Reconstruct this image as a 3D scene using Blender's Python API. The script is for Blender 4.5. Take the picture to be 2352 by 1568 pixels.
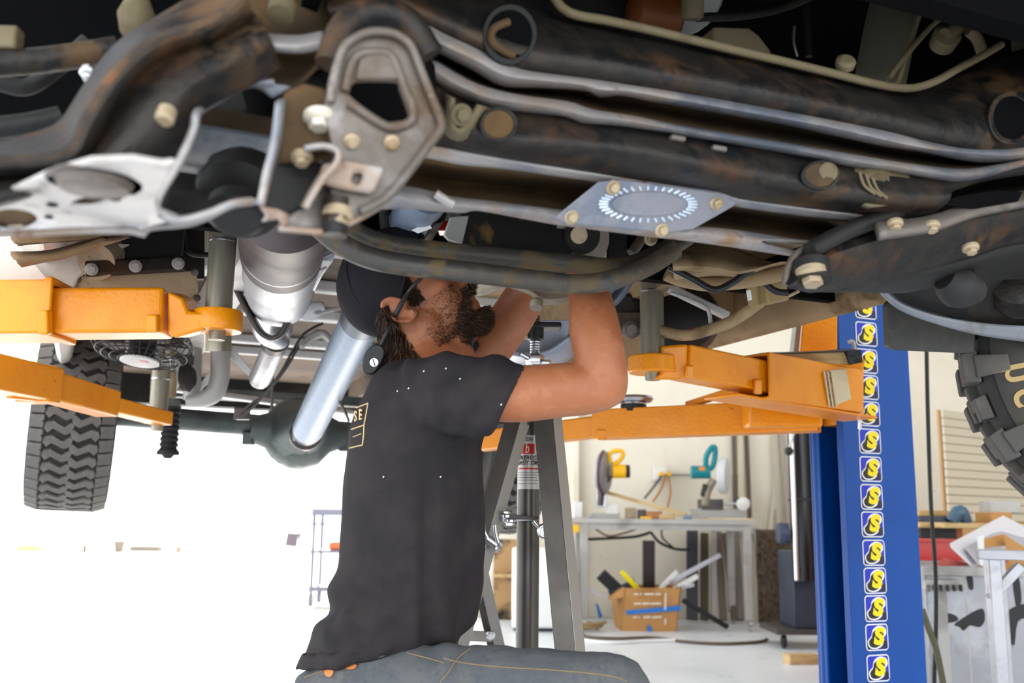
import bpy, bmesh, math, random
from math import sin, cos, pi, radians, sqrt, atan2
from mathutils import Vector, Matrix
from mathutils.bvhtree import BVHTree

# ---------------------------------------------------------------- scene reset
for o in list(bpy.data.objects):
    bpy.data.objects.remove(o, do_unlink=True)
SC = bpy.context.scene
COL = SC.collection
V = Vector

# ---------------------------------------------------------------- camera
FPX = 2287.0                     # 35 mm lens on a 36 mm sensor, 2352 px wide
PITCH, ROLL = radians(10.0), radians(0.7)
CAM = V((0, 0, 0.9))
FW = V((0, cos(PITCH), sin(PITCH)))
R0 = V((1, 0, 0)); U0 = V((0, -sin(PITCH), cos(PITCH)))
RT = R0*cos(ROLL) + U0*sin(ROLL)
UP = U0*cos(ROLL) - R0*sin(ROLL)
cd = bpy.data.cameras.new('camera'); cam = bpy.data.objects.new('camera', cd); COL.objects.link(cam)
cam.matrix_world = Matrix(((RT.x, UP.x, -FW.x, CAM.x), (RT.y, UP.y, -FW.y, CAM.y), (RT.z, UP.z, -FW.z, CAM.z), (0, 0, 0, 1)))
cd.sensor_width = 36.0; cd.lens = 35.0; cd.clip_start = 0.02
cd.dof.use_dof = True; cd.dof.focus_distance = 2.0; cd.dof.aperture_fstop = 4.5
SC.camera = cam

# ---------------------------------------------------------------- sky, sun, exposure
wd = bpy.data.worlds.new('sky'); SC.world = wd; wd.use_nodes = True
bg = wd.node_tree.nodes['Background']
bg.inputs[0].default_value = (0.93, 0.97, 1.0, 1); bg.inputs[1].default_value = 2.9
sd = bpy.data.lights.new('sun', 'SUN'); sd.energy = 9.0; sd.angle = radians(1.0); sd.color = (1.0, 0.93, 0.82)
sun = bpy.data.objects.new('sun', sd); COL.objects.link(sun)
sun.rotation_euler = V((-0.12, 0.80, 0.52)).to_track_quat('Z', 'Y').to_euler(); sun.location = (-8, 14, 12)
SC.view_settings.view_transform = 'Standard'; SC.view_settings.look = 'None'
SC.view_settings.gamma = 1.0; SC.view_settings.use_curve_mapping = False
SC.view_settings.exposure = 0.35

# ---------------------------------------------------------------- measuring helpers
def ray(px, py):
    return FW + RT*((px-1176)/FPX) + UP*((784-py)/FPX)
def W(px, py, d):                       # the point seen at a pixel, d metres in front of the lens
    return CAM + ray(px, py)*d
PSI = radians(22.8)                     # the truck stands at an angle to the view
AX = V((0.27, 1.46, 0))                 # below its front axle
UH = V((cos(PSI), sin(PSI), 0)); VH = V((-sin(PSI), cos(PSI), 0)); ZH = V((0, 0, 1))
def T(u, v, z): return AX + UH*u + VH*v + ZH*z
def hitv(px, py, v):
    r = ray(px, py); return CAM + r*((v - (CAM-AX).dot(VH))/r.dot(VH))
def hitu(px, py, u):
    r = ray(px, py); return CAM + r*((u - (CAM-AX).dot(UH))/r.dot(UH))
def hitz(px, py, z):
    r = ray(px, py); return CAM + r*((z-CAM.z)/r.z)
def hity(px, py, y):
    r = ray(px, py); return CAM + r*((y-CAM.y)/r.y)

# ---------------------------------------------------------------- materials
MATS = {}
def lin(c):
    return tuple((x/12.92 if x <= .04045 else ((x+.055)/1.055)**2.4) for x in [y/255 for y in c])
def M(name, c, rough=.5, metal=0., spots=(), bump=None, coat=0., spec=.5, sss=0., alpha=None, trans=0., ior=1.45, stretch=None, emit=None):
    """c and spot colours are sRGB 0-255; spots: (colour, scale, lo, hi, rough or None)"""
    m = bpy.data.materials.new(name); m.use_nodes = True
    nt = m.node_tree; b = nt.nodes['Principled BSDF']; L = nt.links.new
    base = (*lin(c), 1)
    b.inputs['Base Color'].default_value = base; b.inputs['Roughness'].default_value = rough
    b.inputs['Metallic'].default_value = metal; b.inputs['Specular IOR Level'].default_value = spec
    b.inputs['Coat Weight'].default_value = coat; b.inputs['Coat Roughness'].default_value = .12
    b.inputs['IOR'].default_value = ior; b.inputs['Transmission Weight'].default_value = trans
    if sss:
        b.inputs['Subsurface Weight'].default_value = sss; b.inputs['Subsurface Radius'].default_value = (.012, .004, .002)
        b.inputs['Subsurface Scale'].default_value = .6
    if emit:
        b.inputs['Emission Color'].default_value = (*lin(emit[0]), 1); b.inputs['Emission Strength'].default_value = emit[1]
    if spots or bump:
        tc = nt.nodes.new('ShaderNodeTexCoord'); src = tc.outputs['Object']
        if stretch:
            mp = nt.nodes.new('ShaderNodeMapping'); mp.inputs['Scale'].default_value = stretch
            L(src, mp.inputs[0]); src = mp.outputs[0]
    cur = None; rcur = None
    for i, (sc, scale, lo, hi, rr) in enumerate(spots):
        n = nt.nodes.new('ShaderNodeTexNoise'); n.inputs['Scale'].default_value = scale; n.inputs['Detail'].default_value = 6
        n.inputs['Roughness'].default_value = .62; n.inputs['Distortion'].default_value = .3
        off = nt.nodes.new('ShaderNodeVectorMath'); off.operation = 'ADD'; off.inputs[1].default_value = (3.1*i, 1.7*i, 2.3*i)
        L(src, off.inputs[0]); L(off.outputs[0], n.inputs['Vector'])
        r = nt.nodes.new('ShaderNodeMapRange'); r.inputs[1].default_value = lo; r.inputs[2].default_value = hi
        L(n.outputs['Fac'], r.inputs[0])
        mx = nt.nodes.new('ShaderNodeMix'); mx.data_type = 'RGBA'
        if cur is None: mx.inputs[6].default_value = base
        else: L(cur, mx.inputs[6])
        mx.inputs[7].default_value = (*lin(sc), 1); L(r.outputs[0], mx.inputs[0]); cur = mx.outputs[2]
        if rr is not None:
            rm = nt.nodes.new('ShaderNodeMix'); rm.data_type = 'FLOAT'
            if rcur is None: rm.inputs[2].default_value = rough
            else: L(rcur, rm.inputs[2])
            rm.inputs[3].default_value = rr; L(r.outputs[0], rm.inputs[0]); rcur = rm.outputs[0]
    if cur: L(cur, b.inputs['Base Color'])
    if rcur: L(rcur, b.inputs['Roughness'])
    if bump:
        n = nt.nodes.new('ShaderNodeTexNoise'); n.inputs['Scale'].default_value = bump[0]; n.inputs['Detail'].default_value = 5
        L(src, n.inputs['Vector'])
        bm = nt.nodes.new('ShaderNodeBump'); bm.inputs['Strength'].default_value = bump[1]; bm.inputs['Distance'].default_value = .01
        L(n.outputs['Fac'], bm.inputs['Height']); L(bm.outputs[0], b.inputs['Normal'])
    MATS[name] = m
    return m

# ---------------------------------------------------------------- object helpers
def tag(o, label=None, cat=None, group=None, kind=None):
    if label: o['label'] = label
    if cat: o['category'] = cat
    if group: o['group'] = group
    if kind: o['kind'] = kind
    return o
def empty(name, loc, label=None, cat=None, group=None, kind=None):
    o = bpy.data.objects.new(name, None); COL.objects.link(o); o.location = loc; o.empty_display_size = .05
    return tag(o, label, cat, group, kind)
def put(o, parent):
    if parent is not None:
        o.parent = parent
        if parent.type == 'EMPTY': o.matrix_parent_inverse = Matrix.Translation(-V(parent.location))
    return o
def mk(name, verts, faces, mat, parent=None, smooth=True, bevel=0, solid=0, sub=0, angle=35, seg=2):
    me = bpy.data.meshes.new(name); me.from_pydata([tuple(v) for v in verts], [], faces)
    bm = bmesh.new(); bm.from_mesh(me)
    bmesh.ops.recalc_face_normals(bm, faces=bm.faces); bm.to_mesh(me); bm.free()
    return wrap(name, me, mat, parent, smooth, bevel, solid, sub, angle, seg)
def wrap(name, me, mat, parent=None, smooth=True, bevel=0, solid=0, sub=0, angle=35, seg=2):
    if mat: me.materials.append(mat)
    if smooth:
        me.shade_smooth()
        if angle and hasattr(me, 'set_sharp_from_angle'): me.set_sharp_from_angle(angle=radians(angle))
    o = bpy.data.objects.new(name, me); COL.objects.link(o)
    if solid:
        md = o.modifiers.new('solid', 'SOLIDIFY'); md.thickness = solid; md.offset = 0
    if bevel:
        md = o.modifiers.new('bevel', 'BEVEL'); md.width = bevel; md.segments = seg; md.limit_method = 'ANGLE'; md.angle_limit = radians(40)
    if sub:
        md = o.modifiers.new('sub', 'SUBSURF'); md.levels = sub; md.render_levels = sub
    return put(o, parent)
def cr(p, t):                              # Catmull-Rom through a list of points, t in 0..1
    n = len(p)-1
    if n == 0: return p[0]
    x = min(max(t*n, 0), n-1e-9); i = int(x); f = x-i
    a, b, c, d = p[max(i-1, 0)], p[i], p[min(i+1, n)], p[min(i+2, n)]
    return b + (c-a)*(f*.5) + (a*2-b*5+c*4-d)*(f*f*.5) + (b*3-a-c*3+d)*(f*f*f*.5)
def resample(p, n):                        # by arc length along the smooth curve
    m = max(24, len(p)*8); q = [cr(p, i/m) for i in range(m+1)]
    L = [0.]
    for i in range(m): L.append(L[-1]+(q[i+1]-q[i]).length)
    out = []; j = 0
    for k in range(n):
        s = L[-1]*k/(n-1)
        while j < m-1 and L[j+1] < s: j += 1
        out.append(q[j].lerp(q[j+1], (s-L[j])/max(L[j+1]-L[j], 1e-9)))
    return out
def frames(p):
    ts = []
    for i in range(len(p)):
        t = (p[min(i+1, len(p)-1)]-p[max(i-1, 0)])
        ts.append(t.normalized() if t.length > 1e-9 else V((0, 0, 1)))
    t0 = ts[0]; a = V((0, 0, 1)) if abs(t0.z) < .9 else V((1, 0, 0))
    n = (a - t0*a.dot(t0)).normalized(); out = []
    for t in ts:
        n = (n - t*n.dot(t)).normalized(); out.append((n, t.cross(n)))
    return out
def tube_data(p, r, seg=12, round_ends=False):
    rs = r if isinstance(r, (list, tuple)) else [r]*len(p)
    fr = frames(p); vs = []; fs = []
    rings = []
    for i, (c, (a, b)) in enumerate(zip(p, fr)): rings.append((c, a, b, rs[i]))
    if round_ends:
        t0 = (p[0]-p[1]).normalized(); t1 = (p[-1]-p[-2]).normalized()
        pre = [(p[0]+t0*rs[0]*sin(q), fr[0][0], fr[0][1], rs[0]*cos(q)) for q in (1.35, .9, .45)]
        post = [(p[-1]+t1*rs[-1]*sin(q), fr[-1][0], fr[-1][1], rs[-1]*cos(q)) for q in (.45, .9, 1.35)]
        rings = pre+rings+post
    for c, a, b, rr in rings:
        for k in range(seg):
            th = 2*pi*k/seg; vs.append(c + a*(rr*cos(th)) + b*(rr*sin(th)))
    for i in range(len(rings)-1):
        for k in range(seg):
            fs.append((i*seg+k, i*seg+(k+1) % seg, (i+1)*seg+(k+1) % seg, (i+1)*seg+k))
    fs.append(tuple(range(seg-1, -1, -1))); fs.append(tuple((len(rings)-1)*seg+k for k in range(seg)))
    return vs, fs
def tube(name, pts, r, mat, parent=None, seg=12, n=None, smooth_path=True, round_ends=False):
    p = [V(x) for x in pts]
    if len(p) > 2 and smooth_path:
        n = n or len(p)*5
        if isinstance(r, (list, tuple)):
            rv = [V((x, 0, 0)) for x in r]
            r = [cr(rv, i/(n-1)).x for i in range(n)]; p = [cr(p, i/(n-1)) for i in range(n)]
        else: p = resample(p, n)
    vs, fs = tube_data(p, r, seg, round_ends)
    return mk(name, vs, fs, mat, parent)
def loft(name, curves, mat, parent=None, nu=40, nv=6, solid=.004, cap=False, bevel=0, closed=False):
    cs = [resample([V(x) for x in c], nu) if len(c) > 2 else [V(c[0]).lerp(V(c[1]), i/(nu-1)) for i in range(nu)] for c in curves]
    m = (len(cs)-1)*nv+1; vs = []; fs = []
    for j in range(m):
        for i in range(nu): vs.append(cr([c[i] for c in cs], j/(m-1)))
    for j in range(m-1):
        for i in range(nu-1): fs.append((j*nu+i, j*nu+i+1, (j+1)*nu+i+1, (j+1)*nu+i))
    return mk(name, vs, fs, mat, parent, solid=solid, bevel=bevel, angle=50)
def plate(name, outline, thick, mat, parent=None, holes=(), bevel=.0015, smooth=True, seg=2):
    """flat outline (3-D points) with holes, extruded by the vector thick"""
    bm = bmesh.new(); es = []
    for loop in [outline]+list(holes):
        vv = [bm.verts.new(p) for p in loop]
        for i in range(len(vv)): es.append(bm.edges.new((vv[i], vv[(i+1) % len(vv)])))
    r = bmesh.ops.triangle_fill(bm, use_beauty=True, use_dissolve=False, edges=es)
    fcs = [f for f in bm.faces]
    bmesh.ops.dissolve_limit(bm, angle_limit=radians(3), use_dissolve_boundaries=False, verts=bm.verts, edges=bm.edges) if not holes else None
    ext = bmesh.ops.extrude_face_region(bm, geom=list(bm.faces))
    nv = [g for g in ext['geom'] if isinstance(g, bmesh.types.BMVert)]
    bmesh.ops.translate(bm, verts=nv, vec=thick)
    bmesh.ops.recalc_face_normals(bm, faces=bm.faces)
    me = bpy.data.meshes.new(name); bm.to_mesh(me); bm.free()
    return wrap(name, me, mat, parent, smooth, bevel, seg=seg, angle=30)
def smooth_loop(pts, n=48):
    p = [V(x) for x in pts]; m = len(p); out = []
    for k in range(n):
        x = k/n*m; i = int(x); f = x-i
        a, b, c, d = p[(i-1) % m], p[i % m], p[(i+1) % m], p[(i+2) % m]
        out.append(b + (c-a)*(f*.5) + (a*2-b*5+c*4-d)*(f*f*.5) + (b*3-a-c*3+d)*(f*f*f*.5))
    return out
def ell(c, a, b, n=28):
    return [c + a*cos(2*pi*k/n) + b*sin(2*pi*k/n) for k in range(n)]
def box_data(c, x, y, z):
    c = V(c); vs = [c + x*sx + y*sy + z*sz for sx in (-.5, .5) for sy in (-.5, .5) for sz in (-.5, .5)]
    return vs, [(0, 1, 3, 2), (4, 6, 7, 5), (0, 4, 5, 1), (2, 3, 7, 6), (0, 2, 6, 4), (1, 5, 7, 3)]
def box(name, c, size, mat, parent=None, rz=0, bevel=.003, axes=None, seg=2):
    if axes: x, y, z = axes
    else: x, y, z = V((cos(rz), sin(rz), 0)), V((-sin(rz), cos(rz), 0)), V((0, 0, 1))
    vs, fs = box_data(c, x*size[0], y*size[1], z*size[2])
    return mk(name, vs, fs, mat, parent, bevel=bevel, seg=seg)
def beam(name, p0, p1, w, h, mat, parent=None, up=None, wall=0, bevel=.003, seg=2):
    p0, p1 = V(p0), V(p1); d = (p1-p0).normalized(); up = up or V((0, 0, 1))
    s = d.cross(up).normalized(); u = s.cross(d).normalized()
    if not wall:
        vs, fs = box_data((p0+p1)/2, d*(p1-p0).length, s*w, u*h)
        return mk(name, vs, fs, mat, parent, bevel=bevel, seg=seg)
    vs = []; fs = []
    for e in (p0, p1):
        for (ww, hh) in ((w, h), (w-2*wall, h-2*wall)):
            for a, b in ((-.5, -.5), (.5, -.5), (.5, .5), (-.5, .5)): vs.append(e + s*(a*ww) + u*(b*hh))
    for k in range(4):
        j = (k+1) % 4
        fs += [(k, j, 8+j, 8+k), (4+k, 12+k, 12+j, 4+j), (k, 4+k, 4+j, j), (8+k, 8+j, 12+j, 12+k)]
    return mk(name, vs, fs, mat, parent, bevel=bevel, seg=seg)
def perp(ax):
    ax = V(ax).normalized(); a = V((0, 0, 1)) if abs(ax.z) < .9 else V((1, 0, 0))
    x = (a-ax*a.dot(ax)).normalized(); return x, ax.cross(x), ax
def lathe_data(prof, o, ax, seg=24):
    x, y, z = perp(ax); o = V(o); vs = []; fs = []
    for r, h in prof:
        for k in range(seg):
            th = 2*pi*k/seg; vs.append(o + z*h + x*(r*cos(th)) + y*(r*sin(th)))
    for i in range(len(prof)-1):
        for k in range(seg): fs.append((i*seg+k, i*seg+(k+1) % seg, (i+1)*seg+(k+1) % seg, (i+1)*seg+k))
    fs.append(tuple(range(seg-1, -1, -1))); fs.append(tuple((len(prof)-1)*seg+k for k in range(seg)))
    return vs, fs
def lathe(name, prof, o, ax, mat, parent=None, seg=24, bevel=0, angle=35):
    vs, fs = lathe_data(prof, o, ax, seg)
    return mk(name, vs, fs, mat, parent, bevel=bevel, angle=angle)
def join(parts):
    vs = []; fs = []
    for v, f in parts:
        k = len(vs); vs += list(v); fs += [tuple(i+k for i in q) for q in f]
    return vs, fs
def bolt(p, ax, r, mat, parent, name='bolt'):
    """hex head on a round flange"""
    ax = V(ax).normalized(); p = V(p)
    a = lathe_data([(r*1.5, -r*.4), (r*1.5, r*.15), (r*1.15, r*.45)], p, ax, 20)
    b = lathe_data([(r, r*.3), (r, r*1.0), (r*.86, r*1.15)], p, ax, 6)
    vs, fs = join([a, b]); return mk(name, vs, fs, mat, parent, angle=30)
def text(name, s, size, mat, parent, mtx, offset=0., shear=0., ext=.0004, align='CENTER', sx=1.):
    cu = bpy.data.curves.new(name, 'FONT'); cu.body = s; cu.size = size; cu.offset = offset; cu.shear = shear
    cu.extrude = ext; cu.align_x = align; cu.align_y = 'CENTER'; cu.resolution_u = 4
    ob = bpy.data.objects.new(name, cu); COL.objects.link(ob)
    bpy.context.view_layer.update()
    me = bpy.data.meshes.new_from_object(ob.evaluated_get(bpy.context.evaluated_depsgraph_get()))
    bpy.data.objects.remove(ob, do_unlink=True); bpy.data.curves.remove(cu)
    me.name = name; me.materials.clear(); me.transform(mtx @ Matrix.Diagonal((sx, 1, 1, 1)))
    return wrap(name, me, mat, parent, smooth=False)
def frame_m(o, x, y):
    x = V(x).normalized(); y = V(y); y = (y-x*y.dot(x)).normalized(); z = x.cross(y)
    return Matrix(((x.x, y.x, z.x, o[0]), (x.y, y.y, z.y, o[1]), (x.z, y.z, z.z, o[2]), (0, 0, 0, 1)))
def remesh(name, datas, mat, parent, voxel=.006, smooth=4, disp=None):
    """one continuous surface over overlapping closed shapes"""
    vs, fs = join(datas)
    me = bpy.data.meshes.new(name); me.from_pydata([tuple(v) for v in vs], [], fs)
    bm = bmesh.new(); bm.from_mesh(me); bmesh.ops.recalc_face_normals(bm, faces=bm.faces); bm.to_mesh(me); bm.free()
    ob = bpy.data.objects.new(name, me); COL.objects.link(ob)
    md = ob.modifiers.new('r', 'REMESH'); md.mode = 'VOXEL'; md.voxel_size = voxel
    if smooth:
        md = ob.modifiers.new('s', 'SMOOTH'); md.iterations = smooth; md.factor = .6
    bpy.context.view_layer.update()
    out = bpy.data.meshes.new_from_object(ob.evaluated_get(bpy.context.evaluated_depsgraph_get()))
    bpy.data.objects.remove(ob, do_unlink=True); bpy.data.meshes.remove(me)
    out.name = name; out.materials.clear()
    if disp:
        ns = [v.normal.copy() for v in out.vertices]
        for v, nn in zip(out.vertices, ns): v.co = disp(v.co, nn)
    return wrap(name, out, mat, parent, angle=0)
def ellipsoid(c, rx, ry, rz, R=None, nu=18, nv=10):
    c = V(c); vs = []; fs = []
    R = R or Matrix.Identity(3)
    for j in range(1, nv):
        ph = pi*j/nv
        for i in range(nu):
            th = 2*pi*i/nu; vs.append(c + R @ V((rx*sin(ph)*cos(th), ry*sin(ph)*sin(th), rz*cos(ph))))
    for j in range(nv-2):
        for i in range(nu): fs.append((j*nu+i, j*nu+(i+1) % nu, (j+1)*nu+(i+1) % nu, (j+1)*nu+i))
    a = len(vs); vs.append(c + R @ V((0, 0, rz))); vs.append(c + R @ V((0, 0, -rz)))
    for i in range(nu):
        fs.append((a, i, (i+1) % nu)); k = (nv-2)*nu; fs.append((a+1, k+(i+1) % nu, k+i))
    return vs, fs
def rings(rs, seg=24):
    """loft of elliptical rings: (centre, half-axis a, half-axis b)"""
    vs = []; fs = []
    for c, a, b in rs:
        for k in range(seg):
            th = 2*pi*k/seg; vs.append(V(c) + V(a)*cos(th) + V(b)*sin(th))
    for i in range(len(rs)-1):
        for k in range(seg): fs.append((i*seg+k, i*seg+(k+1) % seg, (i+1)*seg+(k+1) % seg, (i+1)*seg+k))
    fs.append(tuple(range(seg-1, -1, -1))); fs.append(tuple((len(rs)-1)*seg+k for k in range(seg)))
    return vs, fs
def copy_tree(o, parent=None, off=None):
    c = o.copy(); COL.objects.link(c)
    if parent is not None: c.parent = parent
    if off is not None: c.location = V(c.location)+V(off)
    for ch in o.children: copy_tree(ch, c)
    return c
rnd = random.Random(7)

# ---------------------------------------------------------------- palette
STEEL_D = M('frame steel dark rusty', (46, 42, 38), .5, .45, [((96, 62, 34), 7, .5, .72, .85), ((122, 92, 58), 3.2, .55, .75, .9), ((30, 30, 31), 22, .45, .6, .45)], (60, .25))
STEEL_F = M('worn steel in lit tone', (160, 155, 153), .45, .35, [((150, 120, 92), 9, .5, .7, .75), ((112, 118, 128), 4, .5, .62, .4), ((120, 74, 40), 26, .62, .72, .85)], (70, .2))  # worn grey, lightened with the light the flanges catch
STEEL_G = M('scuffed grey steel', (112, 104, 98), .48, .4, [((92, 70, 46), 6, .5, .68, .8), ((140, 136, 134), 11, .56, .66, .4), ((70, 62, 54), 3, .5, .7, .6)], (50, .2))
BROWN = M('brown dusty cavity steel', (78, 58, 34), .8, .1, [((104, 80, 46), 9, .45, .65, .9), ((50, 42, 32), 4, .5, .7, .9)], (60, .2))
BLACK = M('grimy black steel', (26, 25, 24), .6, .1, [((64, 54, 40), 8, .56, .72, .85)], (60, .15))
TUBEB = M('black painted tube with dried mud', (76, 75, 73), .42, .35, [((118, 100, 72), 14, .52, .6, .9), ((80, 72, 62), 4, .45, .7, .7)], (70, .2))
VOID = M('engine bay shade', (8, 8, 9), .95, 0, spec=.1)  # near-black: shade of the bay and openings put into the colour
RUBBER = M('black rubber', (34, 33, 33), .68, 0, [((62, 58, 52), 14, .5, .75, .85)], (90, .15))
TYRE_HAZED = M('tyre rubber', (102, 99, 95), .72, 0, [((128, 122, 112), 18, .45, .72, .9)], (120, .12))  # rear tread paled: veiling haze is put into the rubber colour
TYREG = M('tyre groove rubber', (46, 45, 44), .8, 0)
TAN = M('dusty undercoated floor', (152, 128, 96), .8, 0, [((176, 150, 114), 4, .42, .68, .85), ((116, 94, 66), 10, .55, .7, .85)], (50, .2))
TANL = M('dust covered beige plate', (186, 168, 140), .7, 0, [((146, 124, 94), 5, .5, .7, .8), ((110, 92, 70), 30, .62, .7, .8)], (60, .1))
TANP = M('dusty pipe', (108, 97, 72), .7, .05, [((86, 74, 52), 8, .45, .65, .8)], (60, .15))
WHITEB = M('white body paint dusty', (222, 216, 208), .5, 0, [((196, 184, 166), 6, .5, .7, .7)], (40, .08))
WHITEC = M('white painted crossbar', (232, 232, 232), .4, 0, [((205, 198, 188), 12, .55, .7, .6)])
ALU = M('aluminium pipe', (196, 194, 194), .32, .85, [((168, 166, 168), 14, .45, .65, .4)], (90, .06))
ALUM = M('muffler shell steel', (176, 176, 180), .4, .65, [((172, 172, 178), 8, .45, .65, .38)], (60, .05))
MUFF = M('muffler dark end cap', (92, 84, 84), .5, .5, [((78, 70, 70), 10, .45, .65, .55)])
DRIVE = M('grey blue drive shaft tube', (150, 164, 184), .45, .35, [((136, 152, 172), 9, .45, .65, .4)], (30, .04))
DRIVED = M('drive shaft dark sleeve', (84, 92, 104), .4, .5)
AXLE = M('axle housing grey green', (92, 100, 98), .45, .3, [((72, 80, 80), 6, .45, .65, .5)], (50, .12))
CAST = M('cast aluminium dusty', (158, 148, 132), .6, .35, [((120, 108, 88), 7, .5, .7, .8)], (50, .2))
ZINC = M('galvanised adapter tube', (148, 144, 128), .35, .55, [((110, 104, 88), 10, .5, .7, .45), ((176, 172, 160), 16, .58, .7, .3)], stretch=(1, 1, .25))
CHROME = M('bright steel', (205, 205, 208), .2, .9)
BOLTM = M('bolt head', (176, 158, 130), .5, .4, [((150, 120, 84), 30, .55, .7, .8)])
ORANGE = M('orange lift paint', (246, 150, 0), .36, 0, [((234, 132, 0), 7, .5, .72, .4), ((206, 104, 14), 40, .66, .74, .6)], (110, .12), coat=.15)
BLUE = M('blue lift paint', (0, 74, 158), .42, 0, [((0, 64, 142), 2.4, .4, .7, .45), ((130, 160, 190), 18, .74, .78, .6)], (120, .05), coat=.06, spec=.35)
WOOD = M('pine wood', (206, 176, 126), .65, 0, [((178, 142, 92), 7, .45, .65, .7)], (40, .1), stretch=(1, 1, 6))
PLY = M('plywood face', (232, 214, 178), .65, 0, [((186, 158, 112), 5, .5, .7, .7)], (40, .1))
PLYE = M('plywood edge', (170, 128, 78), .7, 0, [((120, 84, 48), 60, .5, .6, .8)], stretch=(1, 1, 1))
CARD = M('cardboard', (190, 140, 84), .8, 0, [((168, 118, 66), 4, .5, .7, .85)], (60, .06))
WALL = M('cream painted wall', (236, 228, 212), .75, 0, [((228, 218, 200), 1.4, .45, .65, .8), ((190, 176, 152), 9, .68, .76, .8)], (40, .06))
WALL_SHADE = M('wall in bench shadow', (190, 186, 182), .75, 0, [((166, 162, 160), 1.6, .45, .65, .8)], (40, .08))  # wall greyed for the shadow below the bench; unused
FLOOR = M('sealed shop concrete', (226, 229, 234), .36, 0, [((210, 214, 220), .9, .4, .65, .3), ((186, 190, 196), 5, .62, .74, .5)], (24, .05))
YARD = M('sunlit yard concrete', (214, 210, 202), .8, 0, [((196, 192, 184), .6, .4, .65, .8)], (20, .1))
GREYP = M('grey painted steel', (178, 176, 172), .5, .2, [((150, 146, 142), 4, .5, .68, .55)])
GREYD = M('dark grey steel', (84, 80, 78), .4, .5, [((66, 62, 60), 7, .5, .7, .45)])
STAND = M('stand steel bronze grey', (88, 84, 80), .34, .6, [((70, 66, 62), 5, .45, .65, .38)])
STAND_LIT = M('stand steel lit side', (150, 146, 142), .36, .6)  # same stand steel, its lit side painted as a lighter colour
BLACKP = M('black plastic', (26, 26, 28), .45, 0)
NAVY = M('dark blue black cabinet', (46, 54, 70), .45, 0, [((36, 42, 54), 3, .5, .7, .5)])
REDP = M('red paint', (206, 36, 28), .35, 0, coat=.3)
YEL = M('yellow plastic', (246, 186, 10), .4, 0)
TEAL = M('teal plastic', (0, 128, 140), .4, 0)
WHITEP = M('white plastic', (232, 232, 230), .45, 0)
STICK_B = M('sticker blue', (28, 48, 186), .35, 0); STICK_N = M('sticker navy', (28, 24, 62), .35, 0)
STICK_W = M('sticker white', (240, 240, 236), .35, 0); STICK_Y = M('sticker yellow', (246, 220, 20), .35, 0)
STICK_K = M('sticker black', (24, 22, 26), .4, 0)
# ================================================================ the place
def C1(x, y): return (x/2.904, y/2.904)
def C2(x, y): return (500+x/2.904, y/2.904)
def C3(x, y): return (1000+x/2.904, y/2.904)
def C4(x, y): return (1552+x/2.904, y/2.904)
def C5(x, y): return (x/4.127, 480+y/4.127)
def C6(x, y): return (400+x/4.127, 480+y/4.127)
def C7(x, y): return (760+x/2.904, 480+y/2.904)
def C8(x, y): return (1400+x/3.733, 480+y/3.733)
WY = 9.5                                   # the rear wall
fl = box('floor', (0, 2.4, -.1), (16, 14, .2), FLOOR, bevel=0); tag(fl, 'pale sealed concrete shop floor', kind='structure')
yd = box('ground', (-4, 34.4, -.115), (90, 50, .2), YARD, bevel=0); tag(yd, 'sunlit pale concrete yard outside the open door', kind='structure')
wb = plate('wall_rear', [V((-.62, WY, 0)), V((8, WY, 0)), V((8, WY, 4.6)), V((-8, WY, 4.6)), V((-8, WY, 3.7)), V((-.62, WY, 3.7))], V((0, .2, 0)), WALL, bevel=0)
tag(wb, 'cream painted rear wall beside the open garage door', kind='structure')
wr = box('wall_right', (8.0, 3.4, 2.3), (.2, 12.2, 4.6), WALL, bevel=0); tag(wr, 'cream right wall', kind='structure')
ce = box('ceiling', (0, 3.6, 4.7), (16.2, 12.2, .2), WHITEP, bevel=0); tag(ce, 'white ceiling', kind='structure')
# pilaster, jamb and the lower panel edge of the rear wall
t = box('trim_1', hity(1322, 1000, WY-.05)*V((1, 1, 0))+V((0, 0, 2.3)), (.07, .1, 4.6), WALL, bevel=.01); tag(t, 'narrow cream pilaster on the rear wall', kind='structure')
t = box('trim_2', (-.56, WY-.06, 1.9), (.16, .1, 3.8), WHITEP, bevel=.01); tag(t, 'white jamb of the garage door', kind='structure')
# ================================================================ the truck on the lift
TR = empty('pickup_truck', T(0, 0, 0), 'dusty pickup truck raised on the lift, seen from below its front end', 'truck')
def hv(pts, v):
    vv = v if isinstance(v, (list, tuple)) else [v]*len(pts)
    return [hitv(x, y, q) for (x, y), q in zip(pts, vv)]
def hz(pts, z): return [hitz(x, y, z) for x, y in pts]
def dd(pts, d):
    ds = d if isinstance(d, (list, tuple)) else [d]*len(pts)
    return [W(x, y, q) for (x, y), q in zip(pts, ds)]
SKY = V((0, -.5, -1)).normalized()
# engine bay and hood shell, closed above and behind
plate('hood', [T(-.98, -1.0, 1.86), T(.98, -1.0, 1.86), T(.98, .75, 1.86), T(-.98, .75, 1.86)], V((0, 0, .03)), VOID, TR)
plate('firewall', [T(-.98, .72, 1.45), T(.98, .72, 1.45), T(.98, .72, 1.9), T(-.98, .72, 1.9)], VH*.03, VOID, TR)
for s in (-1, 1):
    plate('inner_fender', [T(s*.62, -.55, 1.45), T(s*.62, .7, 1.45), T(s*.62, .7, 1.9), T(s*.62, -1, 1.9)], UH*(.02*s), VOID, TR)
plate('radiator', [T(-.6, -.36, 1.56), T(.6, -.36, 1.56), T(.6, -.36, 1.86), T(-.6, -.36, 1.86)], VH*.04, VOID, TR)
lathe('oil_pan', [(.02, 0), (.15, .01), (.19, .06), (.2, .2)], T(-.12, .2, 1.5), ZH, BLACK, TR)
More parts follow.
